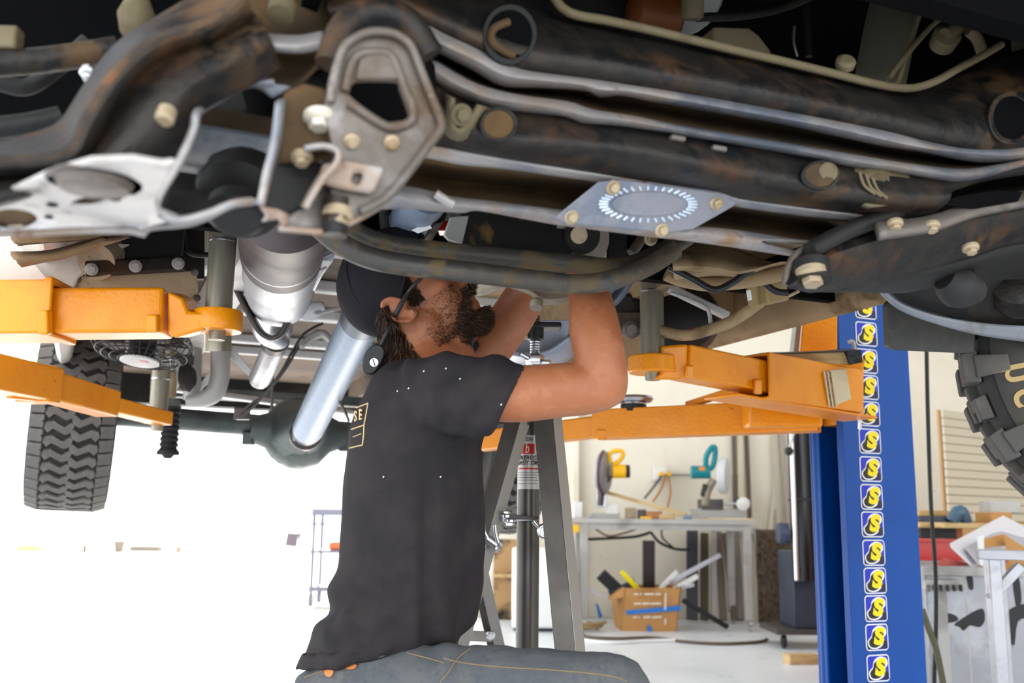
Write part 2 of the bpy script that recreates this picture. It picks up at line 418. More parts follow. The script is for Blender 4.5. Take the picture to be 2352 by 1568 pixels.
# ---- crossmember on the right: upper face, two pale worn flanges, recess, lower face, third flange, cavity, bottom flange
pipe = [(1255, -40), (1300, 25), (1400, 48), (1500, 70), (1650, 106), (1800, 141), (1900, 165), (2000, 190), (2060, 201), (2103, 201), (2150, 186), (2200, 158), (2258, 127), (2300, 102)]
tube('hard_line', hv(pipe, -.2), .006, TANP, TR, n=70)
f1u = [(770, 62), (880, 48), (960, 50), (1017, 79), (1086, 110), (1165, 148), (1207, 165), (1310, 179), (1379, 188), (1455, 200), (1585, 220), (1793, 257), (2017, 300), (2144, 331), (2241, 346), (2352, 341), (2440, 330)]
f1l = [(780, 112), (890, 100), (975, 105), (1040, 135), (1100, 165), (1155, 195), (1250, 198), (1357, 206), (1378, 220), (1425, 215), (1500, 230), (1585, 245), (1800, 283), (2017, 330), (2130, 348), (2241, 370), (2352, 368), (2440, 356)]
f2u = [(780, 150), (900, 138), (990, 142), (1035, 165), (1086, 193), (1138, 210), (1207, 224), (1310, 238), (1360, 255), (1448, 269), (1585, 296), (1800, 331), (2000, 365), (2062, 375), (2206, 391), (2310, 377), (2440, 345)]
f2l = [(780, 190), (900, 176), (990, 180), (1035, 210), (1086, 230), (1138, 246), (1303, 265), (1327, 279), (1362, 282), (1448, 289), (1620, 317), (1800, 348), (1965, 382), (2051, 391), (2172, 413), (2241, 410), (2352, 378), (2440, 356)]
face_t = [(740, -60), (900, -60), (1100, -60), (1270, 10), (1400, 46), (1650, 105), (1896, 163), (2060, 200), (2150, 196), (2300, 130), (2440, 90)]
face_m = [(750, 10), (850, -10), (930, 0), (1060, 50), (1200, 100), (1330, 120), (1500, 150), (1750, 195), (2000, 250), (2160, 280), (2300, 270), (2440, 240)]
UF = loft('crossmember_upper_face', [hv(face_t, -.15), hv(face_m, -.222), hv(f1u, -.21)], STEEL_D, TR, nu=60, nv=8, solid=.005)
F1 = loft('crossmember_flange', [hv(f1u, -.212), hv([((a[0]+b[0])/2, (a[1]+b[1])/2) for a, b in zip(f1u, f1l)], -.226), hv(f1l, -.196)], STEEL_F, TR, nu=90, nv=4, solid=.005)
loft('crossmember_recess', [hv(f1l, -.194), hv([((a[0]+b[0])/2, (a[1]+b[1])/2-4) for a, b in zip(f1l, f2u)], -.10), hv(f2u, -.2)], BROWN, TR, nu=60, nv=5, solid=.003)
F2 = loft('crossmember_flange', [hv(f2u, -.205), hv([((a[0]+b[0])/2, (a[1]+b[1])/2) for a, b in zip(f2u, f2l)], -.224), hv(f2l, -.198)], STEEL_F, TR, nu=90, nv=4, solid=.005)
f3u = [(760, 306), (860, 312), (930, 322), (1000, 334), (1172, 365), (1379, 399), (1424, 407), (1540, 424), (1654, 440), (1700, 456), (1896, 482), (2017, 496), (2120, 505)]
f3l = [(760, 336), (860, 342), (930, 352), (1000, 364), (1060, 376), (1172, 386), (1379, 415), (1424, 422), (1540, 438), (1654, 456), (1700, 472), (1896, 498), (2017, 508), (2120, 516)]
lf_m = [(770, 250), (880, 236), (950, 240), (1030, 270), (1138, 320), (1303, 335), (1450, 350), (1620, 385), (1800, 420), (1965, 448), (2100, 460), (2180, 455)]
f2l_s = f2l[:-3]
LF = loft('crossmember_lower_face', [hv(f2l_s, -.195), hv(lf_m, -.215), hv(f3u, -.15)], STEEL_D, TR, nu=70, nv=8, solid=.005)
loft('crossmember_lip', [hv(f3u, -.155), hv(f3l, -.14)], STEEL_F, TR, nu=60, nv=3, solid=.006)
f4u = [(770, 410), (905, 425), (1000, 445), (1034, 455), (1150, 468), (1275, 484), (1400, 500), (1566, 520), (1700, 532), (1830, 552), (1900, 560)]
f4l = [(770, 462), (870, 476), (930, 474), (1000, 480), (1069, 484), (1096, 478), (1180, 493), (1275, 511), (1379, 525), (1500, 540), (1587, 550), (1700, 566), (1818, 584), (1870, 590)]
cav = [(770, 380), (925, 395), (1040, 415), (1172, 428), (1379, 452), (1540, 470), (1700, 500), (1896, 525), (1960, 525)]
loft('crossmember_cavity', [hv(f3l, -.135), hv(cav, -.02), hv(f4u, -.09)], BROWN, TR, nu=50, nv=6, solid=.003)
loft('crossmember_bottom_flange', [hv(f4u, -.1), hv([((a[0]+b[0])/2, (a[1]+b[1])/2) for a, b in zip(f4u, f4l)], -.112), hv(f4l, -.09)], STEEL_F, TR, nu=70, nv=4, solid=.006)
tube('weld_rib', hv([C3(0, 1290), C3(60, 1330), C3(120, 1365)], -.12), .006, STEEL_F, TR, n=8)
# holes and fittings on the crossmember
def hole_ring(name, c, rx, ry, v, rim, inner, vin, parent):
    a, b = hitv(c[0]+rx, c[1], v)-hitv(c[0], c[1], v), hitv(c[0], c[1]+ry, v)-hitv(c[0], c[1], v)
    o = hitv(c[0], c[1], v)
    ring = plate(name, ell(o, a, b, 32), -VH*.006, rim, parent, holes=[ell(o, a*.8, b*.8, 32)])
    plate('hole', ell(o-VH*.001, a*.82, b*.82, 28), -VH*.003, inner, ring, bevel=0)
    return ring
hole_ring('access_hole_rim', (1168, 82), 62, 70, -.222, BLACK, VOID, -.2, TR)
tube('bushing_sleeve', hv([(1168, 50), (1134, 66), (1130, 96), (1160, 118), (1182, 126)], -.23), .005, BROWN, TR)
hole_ring('access_hole_rim', (2318, 272), 52, 62, -.225, STEEL_D, VOID, -.2, TR)
hole_ring('access_hole_rim', (1142, 288), 44, 40, -.222, STEEL_D, BROWN, -.2, TR)
hole_ring('access_hole_rim', (1880, 404), 44, 34, -.218, STEEL_D, BROWN, -.2, TR)
lathe('bushing', [(.006, .003), (.012, .004), (.017, .001), (.018, -.004), (.018, -.02)], hitv(1902, 402, -.22), -VH-ZH*.3, TANP, TR)
bu = lathe('bushing', [(.006, .006), (.014, .008), (.016, .004), (.022, .006), (.026, .0), (.03, -.004), (.03, -.03)], hitv(2008, 428, -.2), (-VH-ZH*.6), TANP, TR)
for k in range(3):
    tube('rib', hv([(1975+14*k, 395+6*k), (1985+16*k, 425+6*k), (2010+14*k, 445+5*k)], -.222), .0022, TANP, bu, seg=8)
loft('bushing_bracket', [hv([(2080, 395), (2085, 440), (2050, 470), (2000, 476)], -.2), hv([(1960, 385), (1958, 430), (1975, 465), (2000, 478)], -.2)], TANP, TR, nu=14, nv=3, solid=.01)
loft('bolt_boss', [hv([(1022, 215), (1020, 290), (1050, 320), (1090, 300), (1138, 252)], -.2), hv([(1040, 225), (1040, 285), (1055, 300), (1075, 280), (1100, 240)], -.235)], TANP, TR, nu=20, nv=3, solid=.006)
bolt(hitv(1060, 264, -.24), -VH-ZH*.4, .0085, TANP, TR)
for x, y in ((1555, 318), (1650, 342)):
    box('spacer_tab', hitv(x, y, -.21), (.022, .012, .008), STEEL_G, TR, rz=PSI)
# plate with the stamped toothed ring below the lower flange
TOOTH = M('polished stamped steel', (190, 202, 218), .35, .35)
PLATEB = M('blue grey scuffed plate', (136, 136, 144), .45, .35, [((160, 126, 96), 7, .54, .7, .75), ((116, 122, 136), 12, .5, .62, .4)], (60, .2))
def spt(x, y, o=0): return hitv(x, y, -.168+.045*(y-415)/115-o)
SP = plate('skid_bracket_plate', [spt(x, y) for x, y in ((1375, 417), (1424, 412), (1654, 442), (1690, 463), (1688, 472), (1592, 526), (1534, 534), (1293, 512), (1276, 497), (1300, 478))], VH*.004, PLATEB, TR)
for k in range(36):
    th = 2*pi*k/36; e = (1488+92*cos(th), 469+32*sin(th)); e2 = (1488+114*cos(th), 469+42*sin(th))
    beam('stamped_tooth', spt(*e, .001), spt(*e2, .001), .0036, .003, TOOTH, SP, up=VH, bevel=.001)
plate('stamped_ring', [spt(1488+84*cos(t), 469+28*sin(t), .0005) for t in [2*pi*k/40 for k in range(40)]], -VH*.0015, PLATEB, SP)
for x, y in ((1408, 430), (1312, 498), (1645, 466), (1520, 528)):
    bolt(spt(x, y), -VH-ZH*.5, .0068, BOLTM, SP)
# ---- bracket with the trapezoid window in the middle
bo = [(745, 250), (757, 190), (780, 113), (806, 84), (845, 66), (900, 68), (934, 83), (955, 107), (982, 179), (1021, 272), (1021, 298), (992, 338), (940, 406), (893, 461), (830, 492), (770, 512), (760, 430), (770, 360)]
bh = [(800, 217), (812, 190), (832, 182), (912, 183), (921, 200), (940, 250), (941, 264), (928, 275), (900, 280), (880, 275)]
BR = plate('tow_bracket', hv(bo, -.375), VH*.008, STEEL_G, TR, holes=[smooth_loop(hv(bh, -.375), 40)], bevel=.003)
tube('pressed_lip', hv([(760, 235), (764, 190), (787, 115), (812, 90), (848, 74), (896, 75), (928, 90), (948, 113), (974, 180), (1011, 272), (1012, 296), (984, 334), (932, 402), (886, 455), (828, 486)], -.380), .0045, STEEL_G, BR, n=70)
tube('pressed_lip', hv([(792, 210), (806, 150), (826, 124), (862, 120), (896, 126), (914, 160), (932, 210), (950, 255), (946, 276), (920, 290), (882, 288), (800, 236)], -.377), .0046, STEEL_G, BR, n=60)
plate('window_sill', hv([(815, 186), (822, 140), (850, 124), (890, 126), (908, 150), (916, 186)], -.374), -VH*.005, STEEL_G, BR, bevel=.002)
for x, y in ((808, 326), (900, 329)): bolt(hitv(x, y, -.377), -VH-ZH*.8, .0052, BOLTM, BR)
# left channel of the bracket
LC = plate('bracket_channel', hv([(640, 235), (660, 205), (700, 190), (745, 200), (772, 230), (772, 352), (735, 370), (690, 372), (640, 372)], -.36), VH*.008, BROWN, TR, bevel=.003)
bolt(hitv(733, 272, -.365), -VH*.25-ZH, .0098, M('big pale bolt', (214, 206, 190), .5, .2), LC)
bolt(hitv(693, 362, -.372), -VH*.3-ZH, .0068, BOLTM, LC)
loft('side_flange', [hv([(652, 225), (640, 330), (622, 400), (601, 472)], -.36), hv([(640, 235), (628, 330), (610, 400), (598, 468)], -.40)], STEEL_F, LC, nu=16, nv=2, solid=.006)
loft('side_flange', [hv([(700, 345), (742, 340), (768, 350), (766, 372), (738, 400), (712, 440), (694, 475)], -.362), hv([(700, 340), (745, 334), (776, 346), (774, 374), (746, 406), (720, 446), (703, 478)], -.40)], STEEL_F, LC, nu=24, nv=2, solid=.005)
plate('lower_web', hv([(622, 392), (640, 372), (760, 372), (735, 405), (712, 440), (694, 474), (665, 492), (645, 484), (603, 472)], -.352), VH*.006, BLACK, TR, bevel=.002)
plate('platform', hv([(735, 402), (742, 372), (800, 366), (884, 380), (882, 398), (862, 434), (850, 440), (780, 428), (736, 414)], -.385), VH*.006-ZH*.002, STEEL_F, BR, holes=[smooth_loop(hv([(812, 398), (828, 392), (834, 400), (824, 420), (812, 418)], -.385), 16)], bevel=.003)
plate('lower_plate', hv([(694, 476), (722, 430), (735, 414), (780, 430), (850, 441), (893, 440), (893, 461), (830, 496), (790, 516), (745, 528), (690, 524), (648, 506), (660, 494)], -.36), VH*.007, STEEL_G, BR, bevel=.003)
lathe('stud', [(.012, 0), (.012, .036)], hitv(772, 455, -.37), V((0, 0, -1)), STEEL_D, BR, seg=16)
bolt(hitv(776, 494, -.372), V((0, -.3, -1)), .0095, BOLTM, BR)
plate('edge_tab', hv([(596, 470), (640, 478), (664, 490), (662, 512), (650, 520), (640, 500), (600, 508), (612, 492)], -.375), VH*.006, STEEL_F, BR, bevel=.002)
tube('edge_lip', hv([(640, 524), (700, 530), (745, 532), (790, 518), (830, 498), (893, 462)], -.37), .003, STEEL_F, BR)
# ---- stamped lower arm on the left
c1 = [(520, -60), (450, -10), (360, 45), (293, 86), (240, 138), (193, 206), (148, 275), (103, 303), (0, 330), (-120, 350)]
c2 = [(560, 0), (482, 58), (362, 100), (275, 172), (207, 275), (172, 345), (103, 372), (0, 379), (-120, 390)]
c2b = [(590, 40), (505, 90), (400, 130), (310, 205), (245, 300), (200, 362), (110, 398), (0, 412), (-120, 425)]
c3 = [(620, 90), (540, 140), (450, 190), (370, 255), (310, 320), (240, 380), (130, 420), (0, 455), (-120, 480)]
c4 = [(640, 150), (585, 186), (500, 228), (452, 260), (438, 312), (412, 370), (300, 420), (120, 440), (-120, 500)]
LA = loft('lower_arm', [hv(c1, -.26), hv(c2, -.36), hv(c2b, -.34), hv(c3, -.37), hv(c4, -.33)], STEEL_D, TR, nu=50, nv=6, solid=.006)
tube('pressed_ridge', hv(c2, -.356), .008, M('rusted ridge', (92, 70, 50), .8, .2, [((52, 46, 42), 14, .45, .62, .8), ((150, 92, 46), 7, .58, .72, .85)], (50, .3)), LA, n=50)
zb = hitv(200, 460, -.37).z
ao = [(-130, 500), (0, 452), (120, 396), (207, 372), (300, 368), (372, 380), (404, 376), (379, 424), (358, 465), (368, 489), (413, 506), (350, 520), (330, 532), (303, 527), (207, 527), (0, 537), (-130, 545)]
AP = plate('arm_plate', hz(ao, zb), V((0, 0, .006)), M('worn bright arm plate', (196, 190, 186), .42, .25, [((150, 120, 88), 6, .55, .72, .75), ((214, 216, 224), 10, .55, .66, .35), ((120, 108, 98), 14, .62, .72, .6)], (40, .2)), TR,
           holes=[ell(hitz(205, 466, zb), hitz(245, 462, zb)-hitz(205, 466, zb), hitz(205, 476, zb)-hitz(205, 466, zb), 24), ell(hitz(28, 508, zb), hitz(84, 508, zb)-hitz(28, 508, zb), hitz(28, 532, zb)-hitz(28, 508, zb), 28)], bevel=.003)
plate('arm_hole_backing', [p+ZH*.0065 for p in hz([(-130, 505), (-40, 482), (60, 470), (160, 450), (270, 448), (300, 490), (280, 520), (0, 534), (-130, 542)], zb)], ZH*.004, BROWN, AP, bevel=0)  # dark sheet added so no sky shows through the plate holes
lathe('pressed_dish', [(.036, 0), (.032, -.004), (.026, .006), (.01, .007)], hitz(216, 418, zb), (0, 0, -1), STEEL_G, AP)
for x, y, r in ((262, 456, .006), (120, 470, .005), (300, 440, .006), (112, 498, .004)):
    lathe('drain_hole', [(r, 0), (r*.8, .001)], hitz(x, y, zb-.0005), (0, 0, -1), VOID, AP, seg=12)
lathe('pivot_boss', [(.0085, -.01), (.0085, .002), (.006, .004)], hitv(378, 272, -.372), (0, -.5, -1), BOLTM, LA, seg=20)
tube('arm_rim', hv([(628, 190), (568, 193), (500, 228), (466, 248), (451, 262), (444, 300), (413, 368), (379, 424), (360, 460), (364, 486), (410, 506), (480, 490), (535, 468), (580, 462)], [-.32]*4+[-.36]*5+[-.35]*5), .0042, STEEL_F, LA, n=80)
tube('arm_rim', hv([(-60, 541), (100, 534), (207, 529), (303, 530), (328, 538), (345, 522), (427, 514), (480, 497), (541, 466), (600, 462)], -.3), .0035, STEEL_F, AP, n=60)
# pocket behind the arm: cross bar, dark cup, web
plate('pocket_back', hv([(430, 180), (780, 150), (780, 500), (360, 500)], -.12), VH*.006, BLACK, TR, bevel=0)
box('pocket_bar', hitv(520, 352, -.2), (.2, .03, .048), STEEL_F, TR, rz=PSI, bevel=.006)
box('pocket_bar_top', hitv(530, 300, -.18), (.19, .05, .03), BROWN, TR, rz=PSI, bevel=.006)
lathe('pocket_cup', [(.02, -.02), (.045, -.015), (.05, 0), (.045, .02), (.03, .03)], hitv(560, 440, -.2), (0, -.7, -.7), BLACK, TR)
loft('pocket_floor', [hv([(372, 480), (420, 505), (480, 488), (545, 462)], -.33), hv([(385, 440), (430, 440), (500, 440), (600, 440)], -.2)], BLACK, TR, nu=16, nv=3)
lathe('lower_cup', [(.02, -.006), (.03, 0), (.03, .012), (.024, .018)], hitv(548, 474, -.25), (0, -.5, -1), BLACK, TR)
tube('pocket_tube', hv([(600, 205), (610, 240), (615, 290)], -.16), .022, VOID, TR)
# web and bright lip above the pocket
loft('upper_web', [hv([(520, 80), (600, 100), (680, 112), (742, 104)], -.27), hv([(545, 130), (620, 160), (690, 160), (735, 135)], -.25), hv([(575, 190), (628, 214), (680, 200), (730, 150)], -.28)], BROWN, TR, nu=24, nv=4)
loft('upper_lip', [hv([(525, 66), (600, 82), (680, 88), (742, 78)], -.29), hv([(530, 82), (600, 106), (680, 116), (740, 106)], -.3)], STEEL_F, TR, nu=20, nv=2, solid=.008)
plate('lip_tip', hv([(568, 190), (600, 186), (672, 196), (640, 216), (626, 222), (605, 205)], -.3), VH*.006, STEEL_F, TR)
lathe('drain_bowl', [(.02, .07), (.06, .055), (.085, .02), (.09, 0), (.09, -.05)], hitv(640, 20, -.14), (0, -.5, -1), BROWN, TR)
lathe('drain_plug', [(.014, 0), (.014, .02), (.008, .022)], hitv(650, 10, -.26), (0, -.5, -1), TANP, TR)
tube('bracket_hood', hv([(760, 150), (790, 70), (835, 36), (890, 34), (940, 60), (985, 130)], -.35), .016, STEEL_D, TR, n=30)
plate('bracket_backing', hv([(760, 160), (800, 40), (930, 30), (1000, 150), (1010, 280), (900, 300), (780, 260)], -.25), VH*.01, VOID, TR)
plate('dark_backing', hv([(-300, -120), (760, -120), (760, 330), (420, 330), (100, 420), (-300, 480)], .25), VH*.01, VOID, TR)  # dark sheet added to keep sky from showing past the arm
# things in the dark upper left
tube('tie_rod', hv([(-80, 150), (60, 142), (160, 130), (270, 112)], -.12), .014, STEEL_D, TR)
tube('tie_rod', hv([(-60, 300), (60, 285), (140, 268)], -.1), .012, BLACK, TR)
lathe('ball_joint', [(.008, -.02), (.016, -.01), (.02, .01), (.012, .03)], hitv(312, 55, -.15), (0, 0, 1), TANP, TR)
tube('wire_loom', hv([(0, 190), (60, 200), (120, 165), (200, 95)], -.02), .01, BLACK, TR)
box('fuse_tab', hitv(14, 92, -.12), (.03, .02, .026), TANP, TR)
bolt(hitv(206, 170, -.16), (0, -.5, -1), .007, CHROME, TR)
# ---- upper right: struts, lines and mounts
loft('strut_tower', [hv([(2010, -40), (1985, 60), (1960, 190)], -.05), hv([(2150, -40), (2110, 60), (2080, 200)], -.1)], M('dusty green grey sheet', (92, 90, 74), .8, .05, [((110, 104, 82), 6, .45, .7, .85)]), TR, nu=10, nv=3)
tube('hard_line', hv([(2130, -30), (2090, 100), (2062, 190)], -.15), .0045, TANP, TR)
tube('hard_line', hv([(2200, -20), (2196, 25), (2150, 50), (2095, 110), (2040, 180)], -.16), .0045, TANP, TR)
tube('rubber_hose', hv([(2255, -30), (2230, 40), (2170, 80)], -.15), .011, TANP, TR)
tube('hose_fitting', hv([(2225, 70), (2245, 90), (2258, 125)], -.17), .009, TANP, TR)
lathe('hose_joint', [(.01, 0), (.02, .005), (.022, .03), (.01, .035)], hitv(2160, 110, -.12), (0, -1, .3), TANP, TR)
loft('inner_wing', [hv([(2310, -40), (2320, 60), (2330, 160)], -.1), hv([(2460, -40), (2460, 60), (2460, 160)], -.15)], MATS['dusty green grey sheet'], TR, nu=8, nv=2)
tube('rubber_hose', hv([(1600, 40), (1700, 36), (1790, 20), (1880, -15)], -.05), .007, BLACK, TR)
tube('rubber_hose', hv([(1850, -10), (1856, 60), (1858, 130)], 0), .006, BLACK, TR)
plate('engine_mount', hv([(1640, 60), (1720, 62), (1745, 80), (1775, 120), (1640, 112)], -.12), VH*.04, TANP, TR, bevel=.004)
lathe('oil_filter', [(.03, 0), (.036, .004), (.036, .07), (.03, .075)], hitv(1450, 30, -.02), (1, .3, 0), M('oil filter orange brown', (120, 66, 30), .5, .1), TR)
lathe('sensor', [(.012, 0), (.016, .004), (.016, .03), (.008, .034)], hitv(1590, 45, -.12), (0, -.3, 1), TANP, TR)
lathe('mount_nut', [(.014, 0), (.014, .008), (.009, .012)], hitv(1940, 150, -.2), (0, -1, .4), TANP, TR)
lathe('pulley', [(.02, .01), (.07, .008), (.075, 0), (.075, -.03), (.06, -.035)], hitv(1560, -20, .05), (0, -.6, -.5), GREYP, TR)
tube('hanging_wire', hv([(1825, 60), (1823, 95), (1832, 130)], -.12), .0022, CHROME, TR)
# ---- lower right: sway bar and stamped arm
tube('sway_bar', hv([(1860, 575), (1948, 530), (2034, 496), (2137, 441), (2241, 403), (2352, 384), (2450, 372)], -.17), .0125, BLACK, TR, n=40, seg=16)
ro = [(1800, 640), (1830, 580), (1930, 530), (2030, 510), (2130, 470), (2250, 440), (2460, 400)]
rm = [(1815, 660), (1880, 600), (1990, 560), (2100, 530), (2230, 500), (2330, 480), (2460, 460)]
rl = [(1860, 668), (1960, 655), (2030, 640), (2120, 620), (2230, 590), (2330, 560), (2460, 550)]
RA = loft('lower_arm', [hv(ro, -.1), hv(rm, -.17), hv(rl, -.12)], STEEL_D, TR, nu=40, nv=6, solid=.006)
tube('arm_rim', hv([(1803, 655), (1812, 610), (1840, 575), (1930, 532), (2000, 515), (2140, 508), (2230, 500)], -.15), .005, STEEL_G, RA, n=40)
loft('arm_lip', [hv([(2010, 515), (2130, 500), (2250, 462), (2460, 420)], -.19), hv([(2020, 548), (2150, 528), (2260, 492), (2460, 455)], -.2)], STEEL_G, RA, nu=30, nv=2, solid=.01)
bolt(hitv(1864, 630, -.175), (0, -.3, -1), .0145, BOLTM, RA)
lathe('bolt_well', [(.026, 0), (.026, .03)], hitv(1862, 602, -.165), (0, -.2, -1), BLACK, RA, seg=20)
for x, y in ((2055, 515), (2140, 520), (2230, 570)): bolt(hitv(x, y, -.2), (0, -.4, -1), .008, BOLTM, RA)
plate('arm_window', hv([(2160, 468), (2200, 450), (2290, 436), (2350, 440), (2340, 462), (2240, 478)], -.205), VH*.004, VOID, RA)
loft('arm_underside', [hv(rl, -.12), hv([(2010, 668), (2080, 670), (2180, 650), (2280, 640), (2460, 640)], -.02)], BLACK, RA, nu=30, nv=3)
tube('ball_joint_boot', hv([(2170, 640), (2200, 660), (2245, 668)], -.06), [.02, .034, .02], RUBBER, TR)
lathe('hub_knuckle', [(.02, -.01), (.05, 0), (.06, .04), (.05, .08)], hitv(2340, 640, .05), (.5, 1, -.2), STEEL_D, TR)
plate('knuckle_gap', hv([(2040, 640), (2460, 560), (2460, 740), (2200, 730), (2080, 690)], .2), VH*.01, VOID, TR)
# wheel arch lining and the dark flap behind the front wheel
loft('wheel_arch_lip', [hv([(2015, 655), (2060, 690), (2130, 718), (2230, 738), (2352, 748), (2460, 752)], .12), hv([(2030, 672), (2075, 712), (2140, 738), (2235, 766), (2352, 784), (2460, 792)], .13)], M('arch lip scuffed metal', (128, 132, 140), .4, .3, [((110, 92, 74), 7, .55, .7, .7)]), TR, nu=40, nv=3, solid=.012)
loft('wheel_arch', [hv([(2010, 650), (2060, 684), (2130, 712), (2230, 734), (2352, 746), (2460, 750)], .13), hv([(2030, 600), (2100, 600), (2200, 610), (2352, 620), (2460, 620)], .05)], BLACK, TR, nu=30, nv=3)
plate('mud_flap', dd([(2038, 700), (2042, 796), (2060, 804), (2240, 812), (2246, 690), (2060, 676)], 2.02), FW*.03, M('mud flap rubber', (66, 65, 62), .6, 0, [((84, 80, 72), 20, .5, .7, .8)]), TR, bevel=.004)
# ---- twin cross tubes in front of the man's face
tube('cross_tube', hv([(770, 470), (790, 508), (840, 545), (900, 563), (1000, 576), (1150, 590), (1300, 603), (1390, 613), (1440, 610), (1490, 592), (1560, 556), (1610, 520)], .14), .0152, TUBEB, TR, n=80, seg=18)
tube('cross_tube', hv([(700, 480), (742, 528), (790, 565), (850, 592), (930, 608), (1050, 622), (1200, 640), (1310, 652), (1380, 648), (1440, 632), (1500, 605), (1550, 572)], .10), .0158, TUBEB, TR, n=80, seg=18)
box('cross_box', hitv(1175, 528, .2), (.2, .05, .125), M('black box with dried mud', (34, 33, 32), .5, .2, [((120, 92, 42), 9, .6, .68, .85)], (40, .15)), TR, rz=PSI, bevel=.006)
plate('gusset', hv([(1035, 498), (1078, 494), (1062, 560), (1030, 550), (1020, 540)], .17), VH*.006, GREYP, TR)
lathe('mount_eye', [(.02, .01), (.026, .012), (.05, .012), (.054, 0), (.05, -.03), (.02, -.03)], hitv(1330, 548, .19), -VH-ZH*.3, CAST, TR)
lathe('mount_rubber', [(.012, .018), (.03, .018), (.032, .01)], hitv(1330, 540, .18), -VH-ZH*.3, BLACK, TR)
tube('mount_bolt', [hitv(1330, 540, .155), hitv(1330, 540, .185)], .014, BOLTM, TR, seg=16)
plate('mount_side', hv([(1390, 500), (1440, 500), (1440, 600), (1400, 596)], .24), VH*.03, BLACK, TR)
plate('mount_side', hv([(1365, 505), (1394, 505), (1394, 592), (1372, 592)], .23), VH*.02, GREYP, TR)
tube('link_rod', hv([(1450, 582), (1475, 545), (1500, 490)], .19), .009, STEEL_G, TR)
bolt(hitv(1495, 548, .17), (.3, -1, -.4), .008, BOLTM, TR)
# ---- gearbox and oil pan above the man's hands
GB = lathe('gearbox', [(.05, 0), (.12, .02), (.14, .12), (.13, .4), (.1, .6)], T(-.02, .5, 1.54), VH, CAST, TR, seg=28)
loft('transmission_pan', [dd([(1140, 610), (1250, 640), (1360, 640), (1450, 628)], 1.78), dd([(1150, 650), (1215, 672), (1250, 694), (1300, 690), (1400, 660), (1450, 640)], 1.74), dd([(1150, 640), (1220, 660), (1250, 680), (1300, 676), (1400, 650), (1460, 630)], 1.86)], CAST, GB, nu=24, nv=5, solid=.006)
lathe('pan_tab', [(.009, 0), (.012, .004), (.011, .016)], W(1232, 690, 1.74), (0, -.4, -1), CAST, GB, seg=12)
tube('front_shaft', dd([(985, 440), (925, 540)], [1.75, 1.95]), .042, DRIVE, TR, seg=20)
plate('shaft_sticker', dd([(945, 528), (985, 510), (992, 524), (960, 536)], 1.80), FW*.001, STICK_W, TR, bevel=0)
tube('shaft_boot', dd([(1000, 490), (960, 560)], [1.8, 1.95]), .02, BLACK, TR)
box('red_bushing', W(1024, 524, 1.95), (.03, .04, .02), REDP, TR)
tube('hoop', dd([(880, 480), (884, 520), (895, 560)], 1.85), .009, RUBBER, TR)
# ---- body floor, rockers, rails
UNDER = M('brown grey underbody', (118, 102, 90), .75, 0, [((134, 118, 102), 3, .42, .68, .8), ((92, 80, 70), 8, .55, .7, .8)], (30, .15))
plate('cab_floor', [T(.1, .66, 1.6), T(.92, .66, 1.6), T(.92, 2.1, 1.6), T(.1, 2.1, 1.6)], ZH*.02, TAN, TR, bevel=0)
plate('cab_floor', [T(-.92, .66, 1.605), T(.1, .66, 1.605), T(.1, 2.1, 1.605), T(-.92, 2.1, 1.605)], ZH*.02, UNDER, TR, bevel=0)
plate('bed_floor', [T(-.9, 2.1, 1.62), T(.9, 2.1, 1.62), T(.9, 4.3, 1.62), T(-.9, 4.3, 1.62)], ZH*.02, UNDER, TR, bevel=0)
for s in (-1, 1):
    loft('rocker', [[T(s*.9, .5, 1.6), T(s*.9, 3.0, 1.6)], [T(s*.9, .5, 1.47), T(s*.9, 3.0, 1.47)], [T(s*.915, .5, 1.43), T(s*.915, 3.0, 1.43)], [T(s*.95, .5, 1.45), T(s*.95, 3.0, 1.45)], [T(s*.98, .5, 1.7), T(s*.98, 3.0, 1.7)]], TAN if s > 0 else WHITEB, TR, nu=20, nv=4)
    beam('frame_rail', T(s*.5, .3, 1.53), T(s*.5, 2.5, 1.53), .07, .12, TAN if s > 0 else WHITEB, TR)
    beam('frame_rail', T(s*.5, 2.45, 1.53), T(s*.52, 4.2, 1.58), .07, .1, UNDER, TR)
    plate('bed_side', [T(s*.9, 3.5, 1.35), T(s*.9, 4.3, 1.42), T(s*.9, 4.3, 2.3), T(s*.9, .6, 2.3), T(s*.9, .6, 1.6), T(s*.9, 2.4, 1.6), T(s*.9, 2.55, 1.75), T(s*.9, 3.4, 1.75)], UH*(.03*s), WHITEB, TR)
plate('cab_roof', [T(-.9, .75, 2.3), T(.9, .75, 2.3), T(.9, 4.3, 2.3), T(-.9, 4.3, 2.3)], ZH*.03, WHITEB, TR)
beam('rear_bumper', T(-.85, 4.34, 1.55), T(.85, 4.34, 1.55), .12, .17, BLACK, TR)
# white crossbars of the floor
for v, z, u0, u1, w in ((1.3, 1.59, -.42, .4, .04), (1.72, 1.585, -.42, .4, .05), (2.2, 1.59, -.42, .45, .06), (2.85, 1.6, -.42, .45, .05), (3.15, 1.6, -.42, .45, .04)):
    beam('floor_crossbar', T(u0, v, z), T(u1, v, z), w, .035, WHITEC, TR, bevel=.006)
for u, v in ((-.16, 1.35), (-.12, 1.5), (-.18, 1.75)):
    lathe('floor_plug', [(.02, 0), (.02, .004)], T(u, v, 1.603), (0, 0, -1), BLACK, TR, seg=16)
